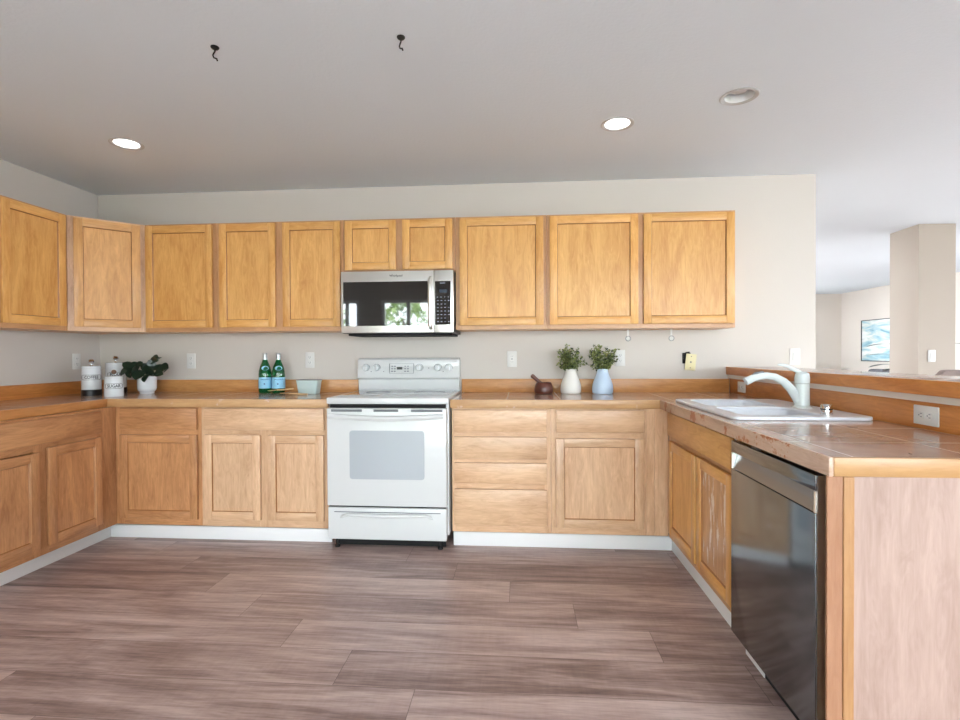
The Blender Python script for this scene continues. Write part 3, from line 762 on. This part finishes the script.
for r in range(3):
    for c in range(2):
        for xx in (.256, .352):
            MB().box(xx+c*.02, xx+.012+c*.02, .581+.003*r-.003, .592, 1.068+r*.018, 1.075+r*.018).build('button', 'grey_mark', bg)
for xx in (.107, .2, .53, .635): MB().lathe([(0, -.003), (.003, -.003), (.003, .006)], 12, xx, .584, 1.07 if xx != .53 else 1.094, 'y').build('indicator_light', 'black', bg)

# ------------------------------------------------------------------ microwave
mw = thing('microwave', 'stainless over-the-range microwave with black glass door', 'microwave', (-1.1865, -.4, 1.335))
W_, H_ = .753, .411
MB().box(.0, W_, .022, .397, .0, H_, .002).build('case', 'mw_body', mw)
m = MB(); m.box(.0, .624, 0, .021, .003, H_-.001, .003); md = m.build('door', 'steel', mw, smooth=True)
m = MB(); m.box(.6265, W_, 0, .021, .003, H_-.001, .003); mc = m.build('control_panel', 'steel', mw, smooth=True)
MB().prism(rrect(.016, .583, .048, .34, .004, 3), .002, 'y', -.0022).build('window_glass', 'mw_glass', md)
MB().prism(rrect(.085, .545, .07, .27, .008, 4), .0006, 'y', -.0029).build('window_mesh', 'mw_glass', md)
m = MB()
hpz = [(.604, -.004, .03), (.604, -.028, .045), (.604, -.035, .09), (.604, -.037, .2), (.604, -.035, .3), (.604, -.028, .345), (.604, -.004, .36)]
m.tube(hpz, [.013, .014, .0145, .0145, .0145, .014, .013], 16).build('handle', 'steel', md, smooth=True)
MB().prism(rrect(.632, .735, .052, .338, .003, 3), .002, 'y', -.0022).build('key_plate', 'mw_glass', mc)
MB().box(.66, .712, -.0032, -.0022, .262, .284).build('display', 'display', mc)
text('lettering', 'Whirlpool', .02, 'black', md, lambda c: Vector((.372+c.x*1.05, -.0006-c.z, .378+c.y)), spacing=1)
for r in range(8):
    for c in range(4):
        if r in (1, 5) and c == 3: continue
        MB().box(.645+c*.024, .645+c*.024+(.011 if r < 7 else .006), -.0029, -.0022, .07+r*.023, .0755+r*.023).build('key', 'key', mc)
text('lettering', 'WHIRL', .011, 'plate', mc, lambda c: Vector((.672+c.x, -.0023-c.z, .327+c.y))) if False else None
MB().box(.665, .7, -.0029, -.0022, .322, .328).build('badge', 'key', mc)
MB().box(.03, W_-.02, .06, .39, -.014, -.0005).build('vent_grille', 'gap', mw)

# ------------------------------------------------------------------ recessed lights, ceiling hooks
for i, (x, y, on) in enumerate(CANS):
    lab = ['lit recessed ceiling light at the left, above the corner cabinet', 'lit recessed ceiling light right of the middle', 'unlit recessed ceiling light at the right with a bulb set back'][i]
    c = thing('recessed_light', lab, 'ceiling light', (x, y, CZ), 0, 'recessed ceiling lights')
    MB().lathe([(.066, .001), (.07, -.001), (.084, -.004), (.088, -.002), (.088, 0), (.066, .001)], 40)  .build('trim_ring', 'ring', c, smooth=True)
    if on:
        MB().lathe([(.0655, .0005), (.064, .02)], 40).build('collar', 'trim', c, smooth=True)
        MB().lathe([(0, .012), (.064, .012), (.064, .018), (0, .018)], 40).build('diffuser', 'lamp', c)
    else:
        MB().lathe([(.0655, .0005), (.064, .09), (0, .09)], 40).build('collar', 'trim', c, smooth=True)
        MB().lathe([(0, .02), (.03, .024), (.044, .035), (.046, .05), (.03, .088)], 32, 0, 0, 0).build('bulb', 'lamp_off', c, smooth=True)
def hook(x, y, rz, label):
    t = thing('ceiling_hook', label, 'hook', (x, y, CZ), rz, 'black ceiling hooks')
    MB().lathe([(0, 0), (.016, 0), (.016, -.003), (.012, -.008), (.006, -.011), (0, -.012)], 24).build('base', 'hook_black', t, smooth=True)
    MB().tube([(0, 0, -.008), (0, 0, -.018), (-.005, 0, -.026), (-.008, 0, -.034), (-.005, 0, -.042), (.001, 0, -.045), (.006, 0, -.046), (.009, 0, -.055)], .003, 8).build('hook', 'hook_black', t, smooth=True)
hook(-1.213, -1.763, .2, 'black ceiling hook at the left, above the canister side')
hook(-.457, -1.764, -.5, 'black ceiling hook nearer the middle, above the stove side')

# ------------------------------------------------------------------ outlets and switches (local: face -y, centred)
def outlet(label, loc, rotz, horiz=False, kind='duplex', name=None, mat='plate', group='white wall outlets'):
    t = thing(name or ('light_switch' if kind == 'switch' else 'wall_outlet'), label, 'switch' if kind == 'switch' else 'outlet', loc, rotz, group)
    a, b = (.0575, .035) if horiz else (.035, .0575)
    MB().box(-a, a, -.006, -.0005, -b, b, .003).build('cover_plate', mat, t, smooth=True)
    def P(u, v): return (v, u) if horiz else (u, v)
    if kind == 'duplex':
        for s in (-1, 1):
            cx, cz = P(0, s*.0195)
            r = MB().prism(rrect(cx-(.0135 if not horiz else .0145), cx+(.0135 if not horiz else .0145), cz-.0135, cz+.0135, .009, 4), .003, 'y', -.0085).build('receptacle', mat, t)
            m = MB()
            for q in (-.006, .006):
                sx, sz = P(q, .003); m.box(cx+sx-.0012-(.003 if horiz else 0), cx+sx+.0012+(.003 if horiz else 0), -.0092, -.0084, cz+sz-(.0012 if horiz else .0045), cz+sz+(.0012 if horiz else .0045))
            sx, sz = P(0, -.007); m.box(cx+sx-.002, cx+sx+.002, -.0092, -.0084, cz+sz-.002, cz+sz+.002)
            m.build('slot', 'grey_mark', r)
    elif kind == 'decora':
        m = MB().box(-.0165, .0165, -.009, -.005, -.0335, .0335, .001).build('receptacle', mat, t)
        mm = MB()
        for s in (-1, 1):
            for q in (-.006, .006): mm.box(q-.0012, q+.0012, -.0098, -.0089, s*.02-.004, s*.02+.004)
        mm.box(-.006, .006, -.0098, -.0089, -.004, -.001); mm.box(-.006, .006, -.0098, -.0089, .002, .005); mm.build('slot', 'grey_mark', m)
    else:
        m = MB().box(-.0165, .0165, -.0085, -.005, -.0335, .0335, .001).build('rocker_frame', mat, t)
        MB().box(-.013, .013, -.011, -.0085, -.028, .028, .002).build('rocker', mat, t)
    return t
outlet('white outlet on the back wall, between the potted plant and the green bottles', (-2.501, 0, 1.15), 0)
outlet('white outlet on the back wall, above the pale tub', (-1.569, 0, 1.154), 0)
outlet('white square-faced outlet on the back wall, right of the stove', (-.059, 0, 1.156), 0, kind='decora')
outlet('white outlet half hidden behind the leaves of the blue vase', (.712, 0, 1.16), 0)
outlet('white light switch at the right end of the back wall, above the faucet', (1.907, 0, 1.166), 0, kind='switch', group='white light switches')
outlet('white outlet on the left wall beside the coffee canister', (XL, -.215, 1.152), PI/2)
outlet('white sideways outlet on the bar backsplash near the viewer', (BX, -1.775, .968), -PI/2, True)
outlet('white sideways outlet on the bar backsplash in the far corner', (BX, -.222, .968), -PI/2, True)
outlet('white light switch on the beige column beyond the bar', (3.972, 1.5645, 1.153), .04, kind='switch', group='white light switches')
# loose ivory plate in front of an open box
t = thing('loose_cover_plate', 'crooked ivory plate hanging loose over a dark wall box', 'outlet', (1.196, 0, 1.13))
MB().box(-.05, .005, -.003, -.0005, -.01, .066).build('wall_box', 'gap', t)
pl_ = MB().box(-.036, .036, -.016, -.011, -.058, .058, .003).build('cover_plate', 'ivory', t, smooth=True); pl_.rotation_euler = (0, .1, 0); pl_.location = (.003, 0, 0)
mm = MB()
for z in (.04, 0, -.04): mm.lathe([(0, -.0172), (.0035 if z else .006, -.0172), (.0035 if z else .006, -.012)], 12, 0, 0, z, 'y')
sc_ = mm.build('screw', 'slot', pl_)
MB().tube([(-.045, -.006, .02), (-.047, -.012, .05), (-.03, -.014, .066), (-.005, -.012, .07)], .005, 8).build('wire', 'black', t, smooth=True)

# under-cabinet hooks
for i, (x, lab) in enumerate(((.738, 'clear hook hanging under the wall cabinet, above the blue vase'), (1.027, 'clear hook hanging under the last wall cabinet, above the ivory plate'))):
    t = thing('cup_hook', lab, 'hook', (x, -.15, UZ0), 0, 'clear cup hooks')
    MB().box(-.006, .006, -.003, .003, -.045, -.0005, .001).build('stem', 'plate', t)
    MB().lathe([(0, -.004), (.013, -.004), (.0175, -.002), (.019, 0), (.0175, .002), (.013, .004), (0, .004)], 24, 0, 0, -.063, 'y').build('disc', 'clear', t, smooth=True)
    MB().tube([(.017*math.cos(a*PI/10), -.006, -.063+.017*math.sin(a*PI/10)) for a in range(21)], .0018, 6).build('ring', 'grey_mark', t, smooth=True)

# ------------------------------------------------------------------ counter things
def bend(c, r, z, ang0):
    a = ang0+c.x/r
    return Vector(((r+c.z)*math.sin(a), -(r+c.z)*math.cos(a), z+c.y))
def canister(label, loc, r, h, word, knob, base, tsize, face, emblem=False):
    t = thing('canister', label, 'canister', loc, 0, 'white lettered canisters')
    z0 = 0
    if base:
        MB().lathe([(0, 0), (r*1.02, 0), (r*1.03, .004), (r*1.03, base-.004), (r*1.0, base-.0005), (0, base-.0005)], 40).build('base', 'black', t, smooth=True); z0 = base
    hb = h-z0
    MB().lathe([(0, z0), (r*.97, z0), (r, z0+.006), (r*.985, z0+hb*.5), (r*.95, z0+hb*.88), (r*.93, z0+hb*.9), (0, z0+hb*.9)], 40).build('jar', 'ceramic', t, smooth=True)
    ld = MB().lathe([(0, z0+hb*.9+.0005), (r*.95, z0+hb*.9+.0005), (r*.96, z0+hb*.94), (r*.93, z0+hb*.985), (r*.8, h), (0, h)], 40).build('lid', 'ceramic', t, smooth=True)
    if knob:
        MB().lathe([(0, h), (.012, h), (.009, h+.006), (.009, h+.014), (.018, h+.024), (.02, h+.034), (.014, h+.045), (0, h+.048)], 24).build('knob', 'chrome', ld, smooth=True)
    zc = z0+hb*.52
    text('lettering', word, tsize, 'ink', t, lambda c: bend(Vector((c.x*.9, c.y*1.1, c.z+.0008)), r*.99, zc, face), bold=.0006)
    # thin oval outline round the word
    m = MB(); n = 40; wd_ = tsize*len(word)*.40; hg = tsize*.62
    pts = []
    for i in range(n+1):
        a = 2*PI*i/n; e = bend(Vector((wd_*max(-1, min(1, 1.15*math.cos(a))), hg*max(-1, min(1, 1.3*math.sin(a))), .0008)), r*.99, zc, face); pts.append(e)
    m.tube(pts, .0012, 5).build('label_outline', 'ink', t)
    if emblem:
        c = bend(Vector((-.012, .02, .001)), r*.985, zc, face)
        e = MB(); e.prism(circ(0, 0, .016)[::2], .0014, 'y', -.0014); eo = e.build('emblem', 'emblem', t); eo.location = c; eo.rotation_euler = (0, 0, face)
    return t
canister('white coffee canister on a black base with a chrome knob lid, leftmost', (-2.989, -.37, CT+.0005), .0585, .206, 'COFFEE', True, .042, .027, .72)
canister('tall white flour canister with chrome knob, behind the sugar canister', (-2.99, -.15, CT+.0005), .068, .226, 'FLOUR', True, .042, .027, .7, True)
canister('short white sugar canister standing in front of the flour canister', (-2.764, -.44, CT+.0005), .0565, .138, 'SUGAR', False, 0, .027, .68)

def leaf_round(m, c, d, n, L, Wd, fold=.25):
    """oval leaf from c along d with normal n"""
    d = d.normalized(); n = (n-d*n.dot(d)).normalized(); s = d.cross(n)
    k = 5; mid = []; lf = []; rt = []
    for i in range(k+1):
        t = i/k; wv = Wd*math.sin(PI*min(1, .06+t*.94))**.7*.5; cc = c+d*(L*t)+n*(-.25*L*t*t)
        mid.append(m.bm.verts.new(cc)); lf.append(m.bm.verts.new(cc+s*wv+n*wv*fold)); rt.append(m.bm.verts.new(cc-s*wv+n*wv*fold))
    for i in range(k):
        m.bm.faces.new((mid[i], mid[i+1], lf[i+1], lf[i])); m.bm.faces.new((rt[i], rt[i+1], mid[i+1], mid[i]))
def potted():
    t = thing('potted_plant', 'dark round-leaved plant in a white footed pot, beside the canisters', 'plant', (-2.709, -.2, CT+.0005))
    MB().lathe([(0, 0), (.044, 0), (.047, .004), (.047, .014), (.052, .019), (.059, .028), (.0615, .04), (.0625, .124), (.060, .126), (.058, .124), (.0575, .045), (.04, .03), (0, .03)], 44).build('pot', 'ceramic', t, smooth=True)
    MB().lathe([(0, .11), (.0575, .11), (.0575, .113), (0, .113)], 24).build('soil', 'soil', t)
    rr = random.Random(5); f = MB(); s = MB()
    spots = [(-.13, -.02, .205, .075), (-.155, -.03, .165, .07), (-.12, -.03, .14, .065), (-.08, -.03, .17, .07), (-.06, -.05, .21, .07), (-.045, -.07, .165, .09), (.0, -.08, .15, .10), (-.01, .0, .19, .07), (.05, -.05, .16, .10), (.05, -.02, .20, .08),
             (.045, .0, .25, .10), (.075, .0, .26, .08), (.10, -.03, .15, .08), (.14, -.02, .20, .075), (.155, -.02, .175, .06), (.10, -.01, .19, .07), (.04, -.07, .125, .075), (-.03, -.04, .215, .06), (.12, -.05, .15, .07), (-.1, .02, .18, .06)]
    for x, y, z, L in spots:
        b0 = Vector((x*.2, y*.2, .104)); tip = Vector((x, y, z))
        s.tube([b0, b0.lerp(tip, .5)+Vector((0, 0, .02)), tip], .0016, 5)
        d = Vector((x*3+rr.uniform(-.3, .3), y*2-.15+rr.uniform(-.2, .1), rr.uniform(-.25, .45))).normalized(); n = Vector((rr.uniform(-.3, .3), -.75, .55))
        leaf_round(f, tip-d*L*.45, d, n, L, L*.86, .12)
    s.build('stem', 'stem', t, smooth=True); f.build('foliage', 'leaf_dark', t, smooth='all')
potted()

def bottle(label, x, y):
    t = thing('glass_bottle', label, 'bottle', (x, y, CT+.0005), 0, 'green sparkling water bottles')
    MB().lathe([(0, .004), (.03, 0), (.042, .003), (.0455, .012), (.0455, .135), (.043, .16), (.036, .19), (.026, .215), (.018, .235), (.0145, .25), (.0138, .268), (0, .268)], 40).build('glass_body', 'green_glass', t, smooth=True)
    MB().lathe([(.0140, .238), (.0165, .24), (.0155, .262), (.0162, .266), (.0162, .288), (.014, .291), (0, .2915)], 28).build('cap', 'cap', t, smooth=True)
    MB().lathe([(.0458, .035), (.0462, .035), (.0462, .115), (.0458, .115)], 40).build('label', 'bottle_label', t, smooth=True)
    text('lettering', 'S.PELLEGRINO', .0125, 'bottle_ink', t, lambda c: bend(Vector((c.x*.85, c.y, c.z+.0002)), .0463, .1, .47))
    st = MB(); st.prism([((.008 if i % 2 == 0 else .0035)*math.sin(i*PI/5), (.008 if i % 2 == 0 else .0035)*math.cos(i*PI/5)) for i in range(10)], .001, 'y', -.001)
    so = st.build('star', 'bottle_ink', t); so.location = bend(Vector((-.006, 0, .0004)), .0462, .068, .47); so.rotation_euler = (0, 0, .47)
    m = MB(); n = 24; cs = []
    ctr = None
    ring = [m.bm.verts.new(bend(Vector((.026*math.cos(2*PI*i/n), .016*math.sin(2*PI*i/n)+0, .0)), .0388, .182, .47)) for i in range(n)]
    for v in ring:
        zz = v.co.z; r0 = .0365+(.190-zz)*.26+.0012; a = math.atan2(v.co.x, -v.co.y); v.co.x = r0*math.sin(a); v.co.y = -r0*math.cos(a)
    m.bm.faces.new(ring); nk = m.build('neck_label', 'bottle_label', t)
    nk['label'] = 'small oval shoulder label'
    return t
bottle('left one of the two green sparkling water bottles on the counter', -1.852, -.13)
bottle('right one of the two green sparkling water bottles, nearer the pale tub', -1.752, -.13)

# pale rectangular tub
t = thing('ceramic_tub', 'small pale mint rectangular tub between the bottles and the stove', 'tub', (-1.506, -.17, CT+.0005))
m = MB(); loops = []
for (hw_, hd, z, r) in ((.064, .04, 0, .012), (.066, .042, .004, .012), (.077, .050, .086, .014), (.079, .052, .090, .014), (.079, .052, .096, .014), (.075, .048, .096, .012), (.060, .038, .008, .01)):
    loops.append([m.bm.verts.new((p[0], p[1], z)) for p in rrect(-hw_, hw_, -hd, hd, r, 5)])
m.bm.faces.new(loops[0][::-1])
for A, B in zip(loops, loops[1:]):
    for i in range(len(A)): m.bm.faces.new((A[i], A[(i+1) % len(A)], B[(i+1) % len(A)], B[i]))
m.bm.faces.new(loops[-1]); m.build('bowl', 'tub', t, smooth=True)
MB().prism(rrect(-.0796, .0796, -.0526, .0526, .015, 5), .0025, 'z', .0962).build('lid', 'black', t)
# wooden servers
def server(label, loc, rz, L, tilt=0):
    t = thing('wooden_utensil', label, 'utensil', loc, rz, 'wooden cooking utensils'); t.rotation_euler = (0, -tilt, rz)
    MB().tube([(0, 0, .006), (L*.3, 0, .006), (L*.62, 0, .009), (L*.66, 0, .010)], [.005, .0055, .005, .006], 10).build('handle', 'spoon_wood', t, smooth=True)
    m = MB(); m.lathe([(0, -.003), (.5, -.0028), (.85, 0), (1, .004), (.9, .0045), (.6, .002), (0, .001)], 28, 0, 0, 0, sx=.036, sy=.022)
    o = m.build('bowl', 'spoon_wood', t, smooth=True); o.location = (L*.66+.03, 0, .0085)
    return t
server('wooden spoon lying in front of the green bottles, bowl end toward the left', (-1.585, -.255, CT+.034), PI+.1, .17, -.10)
server('wooden spoon lying crosswise, handle end in front of the pale tub', (-1.46, -.31, CT+.0005), PI-.12, .22)

# mortar and pestle
t = thing('mortar', 'dark wood mortar standing left of the white vase', 'mortar', (.163, -.14, CT+.0005))
MB().lathe([(0, 0), (.055, 0), (.062, .004), (.066, .02), (.064, .045), (.056, .068), (.050, .078), (.046, .078), (.05, .062), (.054, .04), (.045, .02), (0, .015)], 36).build('bowl', 'dark_wood', t, smooth=True)
t = thing('pestle', 'dark wood pestle leaning out of the mortar', 'pestle', (.163, -.14, CT+.018))
MB().tube([(.02, 0, .012), (.012, 0, .022), (.0, 0, .036), (-.035, -.002, .068), (-.06, -.003, .09), (-.078, -.004, .105), (-.086, -.004, .111)], [.014, .019, .014, .0115, .0125, .015, .009], 16).build('shaft', 'dark_wood', t, smooth=True)

def vase(label, x, y, mat, seed):
    t = thing('vase_with_greenery', label, 'vase', (x, y, CT+.0005), 0, 'vases of small-leaved greenery')
    MB().lathe([(0, 0), (.062, 0), (.069, .006), (.0715, .03), (.069, .06), (.06, .09), (.047, .122), (.038, .15), (.0355, .162), (.037, .17), (.034, .171), (.032, .16), (.04, .13), (.06, .06), (.055, .012), (0, .01)], 44).build('vase', mat, t, smooth=True)
    rr = random.Random(seed); f = MB(); s = MB()
    for i in range(46):
        a = rr.uniform(0, 2*PI); sp = .108*math.sqrt(rr.uniform(.02, 1)); h = rr.uniform(.29, .355)-sp*rr.uniform(.3, 1.1)
        tip = Vector((sp*math.cos(a)*1.0, sp*math.sin(a)*.75, h))
        b0 = Vector((.02*math.cos(a), .02*math.sin(a), .14)); mid = b0.lerp(tip, .5)+Vector((0, 0, .02))
        s.tube([b0, mid, tip], .0011, 5)
        for k in range(19):
            q = rr.uniform(.18, 1.05); p = (b0*(1-q)**2+mid*2*q*(1-q)+tip*q*q)
            d = Vector((rr.uniform(-1, 1), rr.uniform(-1, 1), rr.uniform(-.5, .9))); n = Vector((rr.uniform(-1, 1), rr.uniform(-1, .4), rr.uniform(0, 1)))
            L = rr.uniform(.014, .026)
            dd = d.normalized(); nn = (n-dd*n.dot(dd)).normalized(); ss = dd.cross(nn)*L*.33
            vs = [f.bm.verts.new(v) for v in (p, p+dd*L*.5+ss, p+dd*L, p+dd*L*.5-ss)]; f.bm.faces.new(vs)
    s.build('stem', 'stem', t); f.build('foliage', 'leaf_box', t)
vase('cream white bottle vase of small-leaved greenery, left of the pair', .350, -.14, 'vase_white', 11)
vase('pale blue bottle vase of small-leaved greenery, right of the pair', .567, -.14, 'vase_blue', 23)

# ------------------------------------------------------------------ beyond the bar
pt_ = thing('wall_painting', 'framed pale blue seascape on the cream wall beyond the bar', 'painting', (XRM, 6.45, 1.41))
MB().box(-.022, -.004, -.65, .65, -.39, .39).build('canvas', 'art', pt_)
m = MB(); 
for a in ((-.665, .665, -.405, -.39), (-.665, .665, .39, .405), (-.665, -.65, -.39, .39), (.65, .665, -.39, .39)): m.box(-.034, -.002, *a)
m.build('frame', 'frame_black', pt_)
def sofa(label, loc, rz, mat, w, cush, backh):
    t = thing('sofa', label, 'sofa', loc, rz)
    MB().box(-w/2, w/2, -.45, .4, .08, .42, .03, 3).build('seat_base', mat, t, smooth=True)
    MB().box(-w/2, w/2, .22, .45, .3, backh, .05, 3).build('backrest', mat, t, smooth=True)
    for s in (-1, 1):
        MB().box(s*w/2-.1 if s > 0 else s*w/2-.06, s*w/2+.06 if s > 0 else s*w/2+.1, -.45, .4, .08, .62, .04, 3).build('armrest', mat, t, smooth=True)
    n = 3; ww = (w-.2)/n
    for i in range(n): MB().box(-w/2+.1+i*ww+.005, -w/2+.1+(i+1)*ww-.005, -.44, .22, .4, .54, .05, 3).build('seat_cushion', mat, t, smooth=True)
    for x in (-w/2+.1, w/2-.1):
        for y in (-.35, .35): MB().lathe([(0, 0), (.02, 0), (.028, .085), (0, .085)], 12, x, y, 0).build('leg', 'black', t)
    return t
sofa('cream sofa against the far wall beyond the bar, only its top showing', (5.5, 7.3, 0), 0, 'fabric_cream', 1.9, 3, .875)
sofa('dark grey sofa under the seascape painting', (6.3, 5.75, 0), -PI/2, 'fabric_grey', 1.5, 3, .87)
# dining chair near the column
t = thing('dining_chair', 'taupe upholstered dining chair just beyond the bar, only its top showing', 'chair', (3.3, .42, 0), 2.9)
MB().box(-.25, .25, -.26, .24, .4, .5, .03, 3).build('seat', 'fabric_taupe', t, smooth=True)
m = MB(); m.prism([(-.25, .42), (.25, .42), (.25, 1.0), (.2, 1.065), (-.2, 1.065), (-.25, 1.0)], .08, 'y', .2, .02).build('backrest', 'fabric_taupe', t, smooth=True)
for x in (-.2, .2):
    for y in (-.2, .2): MB().box(x-.02, x+.02, y-.02, y+.02, 0, .4, .004).build('leg', 'dark_wood', t)
# tall plant hidden mostly behind the column
t = thing('tall_houseplant', 'dark-leaved tall houseplant, leaf tips peeking out left of the column', 'plant', (4.8, 2.95, 0))
MB().lathe([(0, 0), (.13, 0), (.17, .35), (.155, .35), (.12, .3), (0, .3)], 32).build('pot', 'pot_grey', t, smooth=True)
f = MB(); s = MB(); rr = random.Random(9)
for i in range(12):
    a = i*2*PI/12; h = .9+.45*((i*5) % 7)/7
    tip = Vector((.22*math.cos(a), .22*math.sin(a), h)); s.tube([(0, 0, .3), (.08*math.cos(a), .08*math.sin(a), h*.6), tip], .006, 6)
    leaf_round(f, tip, Vector((math.cos(a), math.sin(a), .15)), Vector((0, 0, 1)), .3, .12, .1)
s.build('stem', 'stem', t); f.build('foliage', 'leaf_dark', t, smooth='all')

# ------------------------------------------------------------------ outside
struct(box('ground_outside', 'bounce_ground', -30, 30, -30, RY-.13, -.3, -.14))
struct(box('ground_side', 'bounce_ground', XRM+.13, 30, RY-.12, 30, -.3, -.14))
struct(box('ground_far', 'bounce_ground', -10, XRM+.12, YFAR+.13, 30, -.3, -.14))
def shrub(x, y, h, w, seed, label):
    rr = random.Random(seed); f = MB()
    t = thing('garden_shrub', label, 'shrub', (x, y, -.14), 0, 'leafy shrubs outside behind the viewer')
    for i in range(1100):
        u = rr.random(); a = rr.uniform(0, 2*PI); z = h*(.05+.95*u); r = w*math.sqrt(max(0, 1-(2*u-.9)**2*.8))*rr.uniform(.55, 1)
        p = Vector((r*math.cos(a), r*math.sin(a)*.7, z)); d = Vector((rr.uniform(-1, 1), rr.uniform(-1, 1), rr.uniform(-1, 1))).normalized(); n = Vector((rr.uniform(-1, 1), rr.uniform(-1, 1), 1)).normalized()
        L = rr.uniform(.12, .24); ss = d.cross(n).normalized()*L*.35
        f.bm.faces.new([f.bm.verts.new(v) for v in (p, p+d*L*.5+ss, p+d*L, p+d*L*.5-ss)])
    f.build('foliage', 'leaf_out', t)
    MB().tube([(0, 0, 0), (.03, 0, h*.4), (0, .04, h*.8)], [.06, .045, .02], 8).build('trunk', 'dark_wood', t)
for i, (x, y, h, w) in enumerate([(-9, -12, 3.2, 1.1), (-6.2, -12.4, 3.0, 1.2), (-3.4, -12, 2.9, 1.2), (-.6, -12.5, 3.1, 1.2), (2.2, -12, 2.7, 1.1)]):
    shrub(x, y, h, w, 40+i, 'leafy shrub outside the rear glass, behind the viewer')
